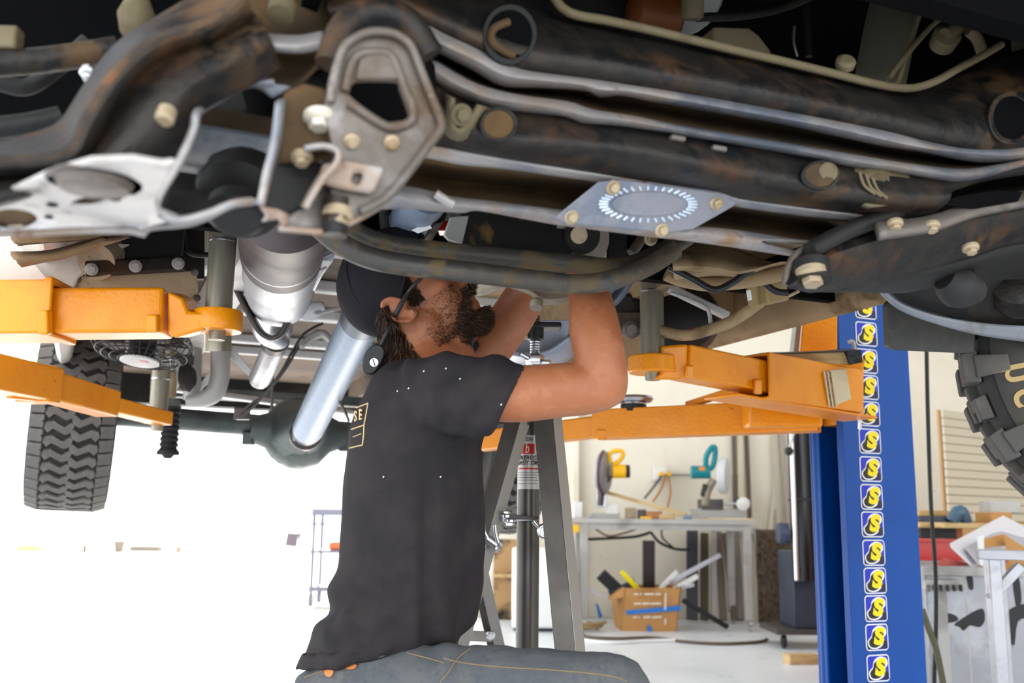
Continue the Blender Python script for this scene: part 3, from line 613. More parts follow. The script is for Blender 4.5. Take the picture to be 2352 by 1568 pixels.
# ---- left underside near the front lift arm
plate('side_panel', hv([(-60, 555), (30, 545), (150, 690), (180, 720), (-60, 720)], 1.0), VH*.02, WHITEB, TR)
plate('wheel_house', hv([(30, 540), (300, 560), (215, 600), (180, 640), (150, 700), (60, 620)], 1.04), VH*.02, WHITEB, TR, bevel=.004)
for ys in ((262, 200, 300), (420, 250, 505)):
    a, b, c = ys
    loft('brown_bracket', [hv([C5(100, a), C5(500, a-20), C5(1000, b)], .8), hv([C5(150, a+60), C5(560, a+40), C5(1010, b+40)], .74), hv([C5(200, c+30), C5(600, c-60), C5(1000, b+75), C5(1240, b)], .85)], M('caked brown dust', (150, 122, 92), .85, 0, [((120, 92, 62), 6, .45, .65, .9)], (40, .3)) if a == 262 else MATS['caked brown dust'], TR, nu=20, nv=4, solid=.008)
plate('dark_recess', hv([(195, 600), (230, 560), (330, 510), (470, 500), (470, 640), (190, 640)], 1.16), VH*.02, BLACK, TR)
lathe('filler_neck', [(.03, 0), (.04, .02), (.04, .1)], hitv(262, 580, 1.1), (0, -.6, -.3), TANL, TR)
box('canister', hitv(350, 575, 1.08), (.13, .06, .12), BLACKP, TR, rz=PSI, bevel=.01)
beam('mount_rail', hitv(196, 618, 1.02), hitv(424, 606, 1.02), .03, .03, STEEL_D, TR)
for x, y in ((210, 618), (311, 611), (409, 605)): bolt(hitv(x, y, 1.0), -VH-ZH*.3, .009, GREYP, TR)
PL = plate('tan_shield', hv([(172, 634), (452, 621), (458, 700), (420, 702), (360, 704), (174, 700)], 1.05), VH*.005, TANL, TR, bevel=.002)
for x, y in ((177, 640), (447, 625), (452, 684), (436, 698)): bolt(hitv(x, y, 1.048), -VH, .0055, STEEL_G, PL)
tube('rubber_hose', hv([(420, 500), (424, 560), (440, 582), (480, 586)], 1.1), .007, BLACKP, TR)
plate('white_tank', hv([(428, 480), (560, 480), (560, 590), (470, 620), (428, 600)], 1.25), VH*.1, WHITEB, TR, bevel=.01)
for k in range(4):
    tube('heat_shield_rib', hv([(536, 520+k*11), (552, 516+k*11), (572, 524+k*11)], 1.12), .008, ALUM, TR)
# ---- exhaust
e0, e1 = W(655, 455, 1.72), W(640, 690, 2.72); ea = (e1-e0).normalized(); el = (e1-e0).length
MU = lathe('muffler', [(.04, .0), (.085, .05), (.086, .36), (.088, .365), (.088, .372), (.086, .377), (.086, el*.62), (.088, el*.63), (.086, el*.64), (.086, el*.8), (.088, el*.81), (.086, el*.82), (.083, el*.93), (.066, el*.985), (.03, el)], e0, ea, ALUM, TR, seg=40)
lathe('muffler_cone', [(.041, -.002), (.087, .05), (.0875, .44), (.0875, .45)], e0, ea, MUFF, MU, seg=40)
text('stamp', 'III 28\nMI 06', .013, GREYD, MU, frame_m(W(648, 606, 2.19), RT, UP))
tube('exhaust_pipe', dd([(622, 680), (612, 712), (604, 745), (618, 768), (640, 778)], [2.66, 2.74, 2.84, 2.9, 2.98]), .035, ALU, TR, n=24, seg=20)
tube('pipe_collar', dd([(618, 694), (614, 706)], [2.7, 2.74]), .038, ALU, TR, seg=20)
tube('exhaust_pipe', dd([(646, 750), (634, 782), (616, 830), (598, 868)], [2.96, 3.0, 3.1, 3.2]), .036, ALU, TR, n=24, seg=20, round_ends=True)
tube('band_clamp', dd([(634, 780), (630, 791)], [2.98, 3.01]), .041, GREYD, TR, seg=20)
def strap(name, pts, d, w, mat, parent):
    p = resample(dd(pts, d), 36); fr = frames(p)
    return loft(name, [[q - FW*w for q in p], [q + FW*w for q in p]], mat, parent, nu=36, nv=1, solid=.012)
strap('exhaust_hanger', [(540, 655), (566, 706), (592, 752), (606, 768), (625, 776), (645, 768), (664, 736), (692, 690)], 2.6, .018, GREYD, TR)
lathe('hanger_rubber', [(.014, 0), (.024, .006), (.024, .03), (.012, .036)], W(682, 674, 2.7), FW, STEEL_G, TR)
lathe('hanger_rubber', [(.014, 0), (.024, .006), (.024, .03), (.012, .036)], W(545, 640, 2.7), FW, BLACKP, TR)
plate('heat_shield', dd([(738, 556), (752, 562), (771, 576), (764, 600), (740, 632), (722, 668), (706, 662), (692, 656), (708, 628), (724, 596)], [2.2, 2.2, 2.2, 2.22, 2.28, 2.34, 2.34, 2.34, 2.28, 2.22]), FW*.006, ALUM, TR, bevel=.002)
for q in ((742, 590), (728, 622)): tube('shield_crease', dd([(q[0]-12, q[1]+6), (q[0]+22, q[1]-8)], 2.2), .003, ALUM, TR, seg=8)
# ---- rear drive shaft and axle
s0, s1 = W(836, 722, 2.74), W(708, 985, 3.72)
DS = tube('rear_drive_shaft', [s0, s1], .058, DRIVE, TR, seg=32)
tube('shaft_sleeve', [s0-(s1-s0)*.32, s0+(s1-s0)*.04], .0595, DRIVED, DS, seg=32)
zL, zR = 1.285, 1.23
aL, aR = T(-.875, 2.98, zL), T(.875, 2.98, zR); aD = (aR-aL).normalized()
AXO = tube('rear_axle', [aL+aD*.1, aR-aD*.1], .045, AXLE, TR, seg=20)
dc = aL.lerp(aR, .49)
lathe('diff_housing', [(.05, -.2), (.075, -.13), (.115, -.09), (.15, -.03), (.155, .02), (.13, .09), (.075, .14), (.05, .2)], dc-VH*.02-ZH*.02, aD, AXLE, AXO, seg=28)
lathe('pinion_carrier', [(.06, .3), (.075, .27), (.085, .18), (.13, .09), (.15, .0)], dc-ZH*.02, -VH+ZH*.1, AXLE, AXO, seg=24)
UJ = lathe('universal_joint', [(.03, -.05), (.05, -.04), (.055, 0), (.05, .03), (.062, .04), (.062, .055)], s1+(s1-s0).normalized()*.03, (s1-s0), GREYD, AXO, seg=20)
for s in (-1, 1): box('yoke_ear', s1+(s1-s0).normalized()*.06+RT*(.035*s), (.02, .05, .06), GREYP, UJ, bevel=.006)
for s in (-1, 1):
    box('axle_bracket', dc+aD*(.2*s)-ZH*.06-VH*.02, (.04, .06, .05), AXLE, AXO)
    box('spring_perch', (aL if s < 0 else aR)-aD*(s*.33)+ZH*.02, (.06, .16, .12), AXLE, AXO)
    beam('leaf_spring', T(s*.54, 2.3, 1.42), T(s*.54, 3.7, 1.4), .06, .035, GREYD, TR)
tube('track_bar', [T(-.5, 3.2, 1.42), T(.5, 3.2, 1.34)], .014, CHROME, TR)
beam('rear_crossmember', T(-.5, 3.75, 1.47), T(.5, 3.75, 1.47), .06, .05, AXLE, TR)
lathe('bellows', sum([[(.028, .02*k), (.034, .02*k+.01)] for k in range(9)], [(.012, -.02)]), W(386, 1040, 3.62), (0.02, 0, 1), RUBBER, TR, seg=20)
lathe('bellows_foot', [(.04, -.01), (.04, .004), (.02, .012)], W(386, 1038, 3.62), (0, 0, 1), RUBBER, TR, seg=12)
tube('shock_absorber', dd([(392, 912), (394, 800)], 3.6), .02, TANL, TR)
tube('shock_absorber', dd([(440, 918), (446, 770)], 3.5), .03, GREYP, TR, seg=16)
lathe('bump_stop', [(.02, 0), (.045, .01), (.05, .03), (.03, .05)], W(412, 868, 3.4), (1, 0, .1), RUBBER, TR)
tube('bent_pipe', dd([(506, 780), (506, 830), (504, 870), (492, 902), (468, 917), (430, 922)], 3.45), [.033]*4+[.026, .02], GREYP, TR, n=30, seg=18)
plate('white_strap', dd([(520, 780), (535, 800), (600, 880), (592, 884), (530, 822), (500, 860), (455, 900), (450, 892), (500, 830)], 3.5), FW*.01, WHITEC, TR)
for pts in ([(742, 742), (700, 765), (672, 806), (645, 855), (600, 915), (555, 958)], [(730, 758), (690, 790), (660, 840), (610, 905), (572, 930), (540, 962)], [(626, 862), (624, 945)], [(770, 905), (790, 940), (802, 968)], [(905, 480), (880, 640), (832, 780)]):
    tube('brake_cable', dd(pts, 3.3), .0048, GREYD, TR, n=30, seg=8)
box('cable_clip', W(556, 950, 3.35), (.05, .03, .04), GREYD, TR)
loft('cable_bracket', [dd([(688, 712), (700, 696), (740, 694), (745, 712)], 2.9), dd([(690, 726), (706, 735), (728, 732), (742, 716)], 2.92)], WHITEC, TR, nu=12, nv=2, solid=.008)
beam('cable_rod', W(722, 722, 2.9), W(795, 703, 2.95), .016, .01, WHITEC, TR)
loft('spring_hanger', [dd([(690, 790), (720, 765), (745, 762), (770, 790)], 3.2), dd([(690, 800), (722, 778), (745, 776), (772, 800)], 3.25)], GREYP, TR, nu=14, nv=2, solid=.012)
tube('stay_wire', dd([(535, 705), (500, 770)], 2.9), .004, GREYP, TR, seg=8)
# ---- cooling fan with wire cage, seen edge-on
fc, fax = W(328, 792, 3.05), (V((.05, .16, 1))).normalized(); fx, fy, fz = perp(fax)
FN = lathe('cooling_fan', [(.02, -.045), (.04, -.04), (.04, .04), (.02, .045)], fc, fax, BLACKP, TR, seg=20)
wv = []
for s in (-1, 1):
    for rr, hh in ((.15, .006), (.135, .03), (.115, .042), (.09, .047), (.065, .05)):
        c = fc+fax*(hh*s); wv.append(tube_data([c+fx*(rr*cos(2*pi*k/32))+fy*(rr*sin(2*pi*k/32)) for k in range(33)], .0018, 6))
    for k in range(30):
        d = fx*cos(2*pi*k/30)+fy*sin(2*pi*k/30)
        wv.append(tube_data([fc+d*.15+fax*(.006*s), fc+d*.135+fax*(.03*s), fc+d*.09+fax*(.047*s), fc+d*.045+fax*(.052*s)], .0015, 6))
    lathe('hub_badge', [(.058, .05), (.058, .056), (.05, .059)], fc, fax*s, WHITEP, FN, seg=28)
    plate('badge_mark', [fc+fax*(.0595*s)+fx*x+fy*y for x, y in ((.012, -.03), (.034, -.03), (.034, -.012), (.012, -.012))], fax*(.001*s), REDP, FN, bevel=0)
vs, fs = join(wv); mk('wire_cage', vs, fs, BLACKP, FN)
for k in range(5):
    d = fx*cos(2*pi*k/5+.3)+fy*sin(2*pi*k/5+.3); e = fax.cross(d)
    plate('fan_blade', [fc+d*.04+e*.015, fc+d*.13+e*.04, fc+d*.135-e*.03, fc+d*.04-e*.015], fax*.006+e*.003, GREYD, FN)
# ---- right underside: pans, pipes, sensor box
loft('floor_tunnel', [dd([(1545, 560), (1640, 556), (1760, 600), (1860, 620)], 2.15), dd([(1545, 610), (1640, 612), (1700, 622), (1800, 600)], 2.05), dd([(1550, 650), (1640, 640), (1720, 640), (1810, 620)], 2.25)], TAN, TR, nu=24, nv=5)
plate('cross_panel', hv([(1540, 640), (1700, 640), (1700, 700), (1660, 750), (1600, 700)], 1.15), VH*.02, TAN, TR)
tube('fuel_pipe', dd([(1530, 628), (1560, 640), (1620, 652), (1690, 648), (1760, 636), (1830, 620)], [2.2, 2.2, 2.18, 2.15, 2.1, 2.05]), .016, TAN, TR, n=40, seg=16)
tube('fuel_pipe', dd([(1520, 760), (1570, 770), (1620, 760), (1680, 738), (1730, 705), (1760, 680)], [2.5, 2.45, 2.4, 2.35, 2.3, 2.3]), .014, TAN, TR, n=40, seg=16)
tube('pipe_band', dd([(1592, 766), (1602, 764)], [2.43, 2.42]), .0148, M('red tape dull', (150, 60, 60), .6), TR, seg=16)
tube('corrugated_loom', dd([(1535, 612), (1590, 640), (1640, 665), (1680, 650), (1712, 628), (1730, 620)], 2.08), .0075, BLACKP, TR, n=40)
tube('corrugated_loom', dd([(1755, 648), (1780, 668), (1810, 672)], 2.15), .0075, BLACKP, TR)
SB = plate('sensor_box', dd([(1712, 665), (1722, 652), (1738, 650), (1742, 702), (1730, 708), (1718, 700)], 2.2), FW*.06+RT*.03, M('tan sensor housing', (158, 136, 92), .6), TR, bevel=.003)
beam('sensor_body', W(1740, 678, 2.22), W(1788, 668, 2.3), .05, .05, MATS['tan sensor housing'], TR, bevel=.006)
plate('sensor_label', dd([(1714, 668), (1724, 665), (1728, 688), (1718, 691)], 2.195), FW*.001, STICK_W, SB, bevel=0)
tube('sensor_wire', dd([(1790, 690), (1815, 678), (1835, 668)], 2.3), .004, TANL, TR)
tube('wire_run', dd([(1540, 672), (1590, 690), (1625, 710), (1632, 742)], 2.4), .005, GREYP, TR)
beam('white_strut', W(1535, 660, 2.5), W(1672, 726, 2.5), .03, .018, GREYP, TR)
lathe('air_bellow', [(.06, 0), (.1, .02), (.11, .07), (.1, .12), (.06, .14)], W(1562, 722, 2.75), (.2, 1, 0), BLACKP, TR, seg=28)
lathe('cv_boot', sum([[(.03+.004*k, .018*k), (.038+.004*k, .018*k+.009)] for k in range(5)], []), W(1432, 704, 2.62), (.5, .7, 0), RUBBER, TR, seg=20)
for k, (x, y) in enumerate(((1400, 668), (1412, 690), (1445, 640))):
    tube('stabiliser', dd([(x-60, y+30), (x, y), (x+40, y-60)], 2.3), .012, DRIVED, TR)
plate('gearbox_mount', dd([(1130, 760), (1230, 735), (1310, 735), (1300, 800), (1200, 830), (1120, 800)], 2.6), FW*.02, M('blue grey mount', (150, 158, 174), .4, .4), TR)
loft('gearbox_skid', [dd([(1120, 790), (1200, 812), (1260, 806), (1310, 770)], 2.5), dd([(1140, 830), (1200, 836), (1290, 830), (1330, 800)], 2.65)], MATS['blue grey mount'], TR, nu=16, nv=3, solid=.01)
box('mount_face', W(1455, 745, 2.6), (.1, .03, .06), STEEL_G, TR)
bolt(W(1450, 756, 2.56), -FW, .016, STEEL_G, TR)
# ---- wheels
def prism_local(poly, h):
    n = len(poly); vs = [V((x, y, 0)) for x, y in poly]+[V((x*.94, y*.94, h)) for x, y in poly]
    fs = [tuple(range(n-1, -1, -1)), tuple(range(n, 2*n))]+[(i, (i+1) % n, n+(i+1) % n, n+i) for i in range(n)]
    return vs, fs
def block_mesh(name, poly, h, mat):
    vs, fs = prism_local(poly, h); me = bpy.data.meshes.new(name); me.from_pydata([tuple(v) for v in vs], [], fs)
    bm = bmesh.new(); bm.from_mesh(me); bmesh.ops.recalc_face_normals(bm, faces=bm.faces); bmesh.ops.triangulate(bm, faces=[f for f in bm.faces if len(f.verts) > 4]); bm.to_mesh(me); bm.free()
    me.materials.append(mat); return me
S_A = [(-.046, .004), (-.04, -.012), (-.018, -.016), (.002, -.006), (.016, .0), (.036, -.014), (.046, -.006), (.04, .014), (.02, .022), (-.004, .012), (-.018, .006), (-.034, .018)]
SH = [(-.026, -.02), (.024, -.022), (.026, -.004), (.018, -.002), (.026, .004), (.024, .02), (-.026, .02), (-.022, .002)]
S_A = [(x*1.12, y*1.3) for x, y in S_A]; SH = [(x, y*1.12) for x, y in SH]
BA = block_mesh('tread_block', S_A, .011, TYRE_HAZED); BB = block_mesh('tread_block', [(-x, y) for x, y in S_A], .011, TYRE_HAZED); BS = block_mesh('tread_block', SH, .011, TYRE_HAZED)
def wheel(c, ax, r, w, label, show, N=46, name='rear_wheel'):
    """tyre carcass, rim and tread blocks; the blocks in sight are pieces, the others one stuff part"""
    ax = V(ax).normalized(); x, y, z = perp(ax)
    prof = [(.24, -w*.36), (r*.72, -w*.44), (r*.88, -w*.5), (r-.022, -w*.47), (r-.012, -w*.4), (r-.01, 0), (r-.012, w*.4), (r-.022, w*.47), (r*.88, w*.5), (r*.72, w*.44), (.24, w*.36)]
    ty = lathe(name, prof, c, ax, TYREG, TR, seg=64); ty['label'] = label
    lathe('rim', [(.235, -w*.34), (.22, -w*.3), (.2, -w*.05), (.06, 0), (.06, .05), (.2, .06), (.235, w*.34)], c, ax, GREYD, ty, seg=40)
    lathe('brake_drum', [(.15, -.12), (.16, -.1), (.16, 0)], c, ax, GREYD, ty, seg=28)
    rest = []
    for k in range(N):
        for row, (a, me, ph) in enumerate(((-w*.395, BS, 0), (-w*.15, BA, .3), (w*.15, BB, .75), (w*.395, BS, .5))):
            th = 2*pi*(k+ph)/N; n = x*cos(th)+y*sin(th); tn = z.cross(n)
            tilt = -.32 if row == 0 else (.32 if row == 3 else 0)
            nn = (n*cos(tilt)+z*sin(tilt)); zz = (z*cos(tilt)-n*sin(tilt))
            p = c+n*(r-.013-(.006 if row in (0, 3) else 0))+z*a
            mt = Matrix(((zz.x, tn.x, nn.x, p.x), (zz.y, tn.y, nn.y, p.y), (zz.z, tn.z, nn.z, p.z), (0, 0, 0, 1)))
            if nn.dot((CAM-p).normalized()) > -.05 and show(p):
                o = bpy.data.objects.new('tread_block', me); COL.objects.link(o); o.matrix_basis = mt; o.parent = ty
            else:
                rest.append(([mt @ v.co for v in me.vertices], [tuple(q.vertices) for q in me.polygons]))
    vs, fs = join(rest); tag(mk('tread_blocks_out_of_sight', vs, fs, TYRE_HAZED, ty, smooth=False), kind='stuff')
    return ty
def px_of(p):
    d = p-CAM; t = d.dot(FW); return 1176+FPX*d.dot(RT)/t, 784-FPX*d.dot(UP)/t
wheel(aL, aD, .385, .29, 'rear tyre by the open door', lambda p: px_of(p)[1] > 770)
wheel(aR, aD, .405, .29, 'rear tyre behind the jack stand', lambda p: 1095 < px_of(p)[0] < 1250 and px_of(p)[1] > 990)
TYF = M('front tyre rubber', (74, 71, 68), .7, 0, [((100, 94, 86), 14, .45, .72, .85)], (120, .12))
# ---- front wheel at the right edge, inner side towards the lens
fwc = W(2712, 800, 2.02); fwa = V((.36, .933, 0)).normalized()
fx_, fy_, fz_ = perp(fwa)
FWH = lathe('front_wheel', [(.24, -.11), (.3, -.135), (.35, -.14), (.382, -.125), (.392, -.1), (.394, 0), (.392, .1), (.38, .13), (.34, .14), (.24, .12)], fwc, fwa, TYREG, TR, seg=72)
FWH['label'] = 'front tyre with chunky shoulder lugs'
def lug(p, n, tn, L, w0, w1, h, taper):
    vs = []
    for hh_, t in ((-.006, 1), (h, taper)):
        for a, b in ((w0, -.5), (w1, -.5), (w1, .5), (w0, .5)): vs.append(p+fwa*a+tn*(b*L*t)+n*hh_)
    mk('shoulder_lug', vs, [(0, 1, 2, 3), (4, 7, 6, 5), (0, 4, 5, 1), (1, 5, 6, 2), (2, 6, 7, 3), (3, 7, 4, 0)], TYF, FWH, bevel=.003)
NL = 30
for k in range(NL):
    th = 2*pi*k/NL; n = fx_*cos(th)+fy_*sin(th); tn = fwa.cross(n); big = k % 2 == 0
    p = fwc+n*.392
    lug(p, n, tn, .066 if big else .05, -.146 if big else -.128, -.066, .026 if big else .02, .9)
    lug(p+tn*.03, n, tn, .06, -.052, -.004, .018, .9); lug(p+tn*.01, n, tn, .056, .01, .06, .018, .9); lug(p, n, tn, .06, .07, .14, .022, .9)
    # side biter running down the shoulder
    if big:
        q = fwc+n*.36-fwa*.143; vs = [q+tn*(s*.024*t)+n*hh_-fwa*o_ for hh_, t in ((-.03, .7), (.034, 1)) for s in (-1, 1) for o_ in (-.01, .008)]
        mk('side_biter', vs, [(0, 1, 3, 2), (4, 6, 7, 5), (0, 4, 5, 1), (2, 3, 7, 6), (0, 2, 6, 4), (1, 5, 7, 3)], TYF, FWH, bevel=.003)
SIDE = M('sidewall rubber', (48, 46, 42), .6, 0, [((70, 64, 52), 6, .5, .7, .7)], (40, .05))
lathe('sidewall', [(.24, -.128), (.3, -.143), (.345, -.146), (.362, -.14)], fwc, fwa, SIDE, FWH, seg=64)
GOLD = M('dusty raised lettering', (176, 148, 96), .6)
def side_letter(s, ang, r, size):
    th = ang; n = fx_*cos(th)+fy_*sin(th); tn = fwa.cross(n)
    p = fwc+n*r-fwa*.1475
    text('sidewall_letter', s, size, GOLD, FWH, frame_m(p, -tn, n), ext=.002, offset=.0012)
for s, px, py in (('c', 2346, 915), ('h', 2326, 858)):
    rr_ = ray(px, py); q = CAM+rr_*((fwc-fwa*.1475-CAM).dot(fwa)/rr_.dot(fwa))-fwc; th = atan2(q.dot(fy_), q.dot(fx_)); side_letter(s, th, sqrt(q.dot(fx_)**2+q.dot(fy_)**2), .085)
lathe('rim', [(.235, -.12), (.22, -.1), (.2, -.02), (.06, .02), (.2, .06), (.235, .11)], fwc, fwa, GREYD, FWH, seg=40)
lathe('brake_disc', [(.06, -.09), (.16, -.09), (.16, -.07), (.06, -.07)], fwc, fwa, STEEL_G, FWH, seg=36)
# ================================================================ two-post lift
A0 = W(1945, 1185, 3.05); A0.z = 0
vA = (A0-AX).dot(VH); uA = (A0-AX).dot(UH)
def column(root, s, u0):
    """C-channel column open towards the truck; s = +1 stands on the right"""
    def q(a, b): return T(u0+s*a, vA+b, 0)
    prof = [q(.0, .03), q(0, 0), q(.285, 0), q(.285, .16), q(.0, .16), q(0, .115), q(.01, .115), q(.01, .15), q(.275, .15), q(.275, .01), q(.01, .01), q(.01, .03)]
    plate('column', prof, ZH*3.3, BLUE, root, bevel=.003)
    plate('base_plate', [q(-.05, -.06), q(.4, -.06), q(.4, .3), q(-.05, .3)], ZH*.02, BLUE, root, bevel=.003)
LR = empty('lift_post', T(uA+.15, vA+.1, 0), 'blue lift post with a column of S stickers and orange arms on the right', 'car lift')
column(LR, 1, uA)
for p in (T(uA+.012, vA+.012, 0), T(uA+.008, vA+.138, 0)):
    tube('edge_bar', [p+ZH*.02, p+ZH*3.3], .012, BLUE, LR, seg=12)
# stickers
ys = [(1988, 705), (1990, 767), (1991, 829), (1993, 889), (1996, 950), (1998, 1013), (2000, 1077), (2002, 1141), (2004, 1204), (2007, 1269), (2010, 1333), (2012, 1397), (2014, 1463), (2017, 1534), (2019, 1606)]
def rrect(o, w, h, r, n=5):
    pts = []
    for cx, cy, a0 in ((w/2-r, h/2-r, 0), (-w/2+r, h/2-r, 90), (-w/2+r, -h/2+r, 180), (w/2-r, -h/2+r, 270)):
        for k in range(n+1):
            a = radians(a0+90*k/n); pts.append(o+UH*(cx+r*cos(a))+ZH*(cy+r*sin(a)))
    return pts
for x, y in ys:
    o = hitv(x, y, vA-.001)
    w, h = .087, .0785
    st = plate('sticker', rrect(o, w, h, .012), -VH*.0008, STICK_W, LR, bevel=0)
    o2 = o-VH*.001
    plate('sticker_field', rrect(o2, w-.007, h-.007, .009), -VH*.0004, STICK_B, st, bevel=0)
    o3 = o-VH*.0016
    plate('sticker_ground', [o3+UH*a+ZH*b for a, b in ((-.039, -.034), (.039, -.034), (.039, -.012), (.025, -.009), (.005, -.008), (-.02, -.011), (-.039, -.016))], -VH*.0004, STICK_N, st, bevel=0)
    blob = [(.027, .026), (.031, .010), (.020, -.004), (.017, -.022), (-.004, -.032), (-.027, -.028), (-.033, -.010), (-.020, .004), (-.014, .022), (.006, .032)]
    for nm, mt, sc, dx, dz, k in (('s_outline', STICK_W, 1.06, .0, .0, 1), ('s_shadow', STICK_K, .84, -.0035, -.003, 2), ('s_halo', STICK_W, .0, 0, 0, 3)):
        if sc: plate(nm, smooth_loop([o-VH*(.0017+.0005*k)+UH*(a*sc*1.08+dx)+ZH*(b*sc+dz) for a, b in blob], 28), -VH*.0003, mt, st, bevel=0)
    text('s_letter', 'S', .064, STICK_Y, st, frame_m(o-VH*.0034+UH*.003+ZH*.001, UH, ZH), offset=.0042, shear=.18, ext=.0002, sx=1.2)
# carriage
box('carriage', T(uA+.1, vA+.08, 1.5), (.15, .09, .6), ORANGE, LR, rz=PSI, bevel=.006)
plate('carriage_cheek', dd([(1846, 726), (1856, 720), (1924, 708), (1924, 830), (1836, 830)], 3.12), FW*.02, ORANGE, LR, bevel=.004)
beam('carriage_guard', W(1838, 700, 3.2), W(1822, 830, 3.2), .02, .05, GREYP, LR, up=FW)
plate('pivot_bracket', dd([(1860, 830), (1985, 820), (1985, 962), (1860, 962)], 2.98), FW*.03, ORANGE, LR, bevel=.005, holes=[dd([(1955, 850), (1976, 850), (1976, 900), (1955, 900)], 2.98)])
for k, (x, y) in enumerate(((1966, 885), (1955, 948))): bolt(W(x, y, 2.96), -FW, .01, ORANGE, LR)
tube('lock_pin', dd([(1948, 786), (1958, 784), (1962, 795), (1962, 806)], 2.95), .006, GREYP, LR)
tube('lock_pin', dd([(1975, 940), (1975, 985)], 2.95), .006, CHROME, LR)
# front arm on the right
ARM = beam('arm_outer_tube', W(1729, 866, 2.64), W(1945, 902, 2.89), .11, .124, ORANGE, LR, wall=.008, bevel=.006, seg=3)
beam('arm_bottom_plate', W(1655, 910, 2.6), W(1975, 962, 2.92), .12, .008, ORANGE, ARM)
beam('arm_tab', W(1740, 870, 2.58), W(1740, 905, 2.58), .02, .022, ORANGE, ARM, up=FW, bevel=.004)
IN = beam('arm_inner_tube', W(1560, 832, 2.5), W(1755, 870, 2.67), .078, .084, ORANGE, LR, bevel=.006, seg=3)
plate('arm_nose', dd([(1518, 795), (1580, 790), (1578, 866), (1560, 872), (1500, 872), (1520, 856)], 2.47), FW*.08, ORANGE, IN, bevel=.006)
beam('arm_tab', W(1584, 838, 2.45), W(1584, 866, 2.45), .02, .016, ORANGE, IN, up=FW, bevel=.004)
def adapter(px, ytop, ypad, ybot, d, r, rp, hp, root, ring_y):
    p = W(px, ypad, d)
    lathe('pad_ring', [(r*.9, hp/2), (rp*.96, hp/2), (rp, hp*.42), (rp, -hp*.42), (rp*.96, -hp/2), (r*.5, -hp/2)], p, ZH, ORANGE, root, seg=36)
    t = tube('adapter_tube', [p, V((p.x, p.y, W(px, ytop, d).z))], r, ZINC, root, seg=28)
    if ring_y: lathe('adapter_ring', [(r, -.003), (r*1.04, -.002), (r*1.04, .002), (r, .003)], V((p.x, p.y, W(px, ring_y, d).z)), ZH, CHROME, t, seg=28)
    lathe('adapter_pin', [(r*.66, 0), (r*.66, -.001), (r*.62, W(px, ybot, d).z-W(px, ypad, d).z)], p-ZH*hp*.3, ZH, ZINC, t, seg=20)
    return t
adapter(1499, 560, 838, 862, 2.5, .0302, .061, .042, LR, 663)
# rear arm on the right
RA2 = beam('arm_outer_tube', W(1370, 976, 3.3), W(1880, 955, 3.02), .1, .095, ORANGE, LR, wall=.008, bevel=.006, seg=3)
beam('arm_tab', W(1382, 985, 3.24), W(1382, 1010, 3.24), .03, .02, ORANGE, RA2, up=FW, bevel=.004)
beam('arm_inner_tube', W(1100, 1014, 3.52), W(1395, 978, 3.29), .08, .068, ORANGE, LR, bevel=.006)
beam('arm_stop', W(1580, 930, 3.2), W(1712, 888, 3.05), .03, .02, ORANGE, LR)
box('arm_gusset', W(1795, 945, 3.0), (.22, .1, .1), ORANGE, LR, bevel=.01)
tube('orange_cord', dd([(1722, 940), (1735, 930), (1748, 938), (1738, 950)], 2.98), .005, M('orange plastic cord', (240, 96, 40), .5), LR)
lathe('lift_pad', [(.04, -.02), (.04, .0), (.058, .004), (.066, .014), (.062, .022), (.05, .018), (.03, .016)], W(1455, 926, 3.25), ZH, CHROME, LR, seg=36)
lathe('lift_pad_rubber', [(.042, -.022), (.042, .002)], W(1455, 930, 3.25), ZH, BLACKP, LR, seg=30)
# left post, outside the picture, with the two arms that reach in
LL = empty('lift_post', T(-1.6, vA+.1, 0), 'orange lift arms reaching in from the left edge', 'car lift')
column(LL, -1, -1.52)
box('carriage', T(-1.6, vA+.11, 1.2), (.17, .14, .6), ORANGE, LL, rz=PSI, bevel=.006)
A1 = beam('arm_outer_tube', W(-420, 720, 2.02), W(147, 716, 2.0), .12, .108, ORANGE, LL, wall=.009, bevel=.007, seg=3)
beam('arm_collar', W(128, 716, 2.0), W(150, 716, 2.0), .128, .116, ORANGE, A1, wall=.008, bevel=.004)
beam('arm_tab', W(104, 712, 1.93), W(104, 768, 1.93), .02, .024, ORANGE, A1, up=FW, bevel=.004)
A2 = beam('arm_inner_tube', W(60, 722, 2.0), W(388, 720, 2.02), .09, .092, ORANGE, LL, bevel=.008, seg=3)
plate('arm_nose', dd([(384, 668), (420, 684), (432, 716), (470, 716), (470, 756), (440, 764), (400, 776), (384, 766)], 1.985), FW*.08, ORANGE, A2, bevel=.006)
beam('arm_tab', W(352, 722, 1.96), W(352, 764, 1.96), .022, .022, ORANGE, A2, up=FW, bevel=.004)
adapter(500, 470, 738, 768, 2.03, .0272, .05, .042, LL, 545)
tube('adapter_tube', dd([(500, 764), (500, 806)], 2.1), .028, ZINC, LL, seg=24)
B1 = beam('arm_outer_tube', W(-420, 770, 2.1), W(110, 886, 2.78), .1, .094, ORANGE, LL, bevel=.006, seg=3)
beam('arm_collar', W(76, 880, 2.73), W(106, 888, 2.78), .108, .1, ORANGE, B1, bevel=.004)
beam('arm_middle_tube', W(90, 882, 2.75), W(250, 928, 3.05), .08, .08, ORANGE, LL, bevel=.006)
beam('arm_inner_tube', W(235, 926, 3.02), W(378, 962, 3.28), .07, .045, ORANGE, LL, bevel=.005)
beam('arm_stop', W(20, 910, 2.66), W(80, 916, 2.72), .03, .012, ORANGE, LL)
adapter(362, 826, 962, 984, 3.28, .03, .045, .03, LL, 868)
beam('frame_clamp', W(330, 830, 3.26), W(404, 828, 3.26), .06, .024, WHITEP, LL, bevel=.004)
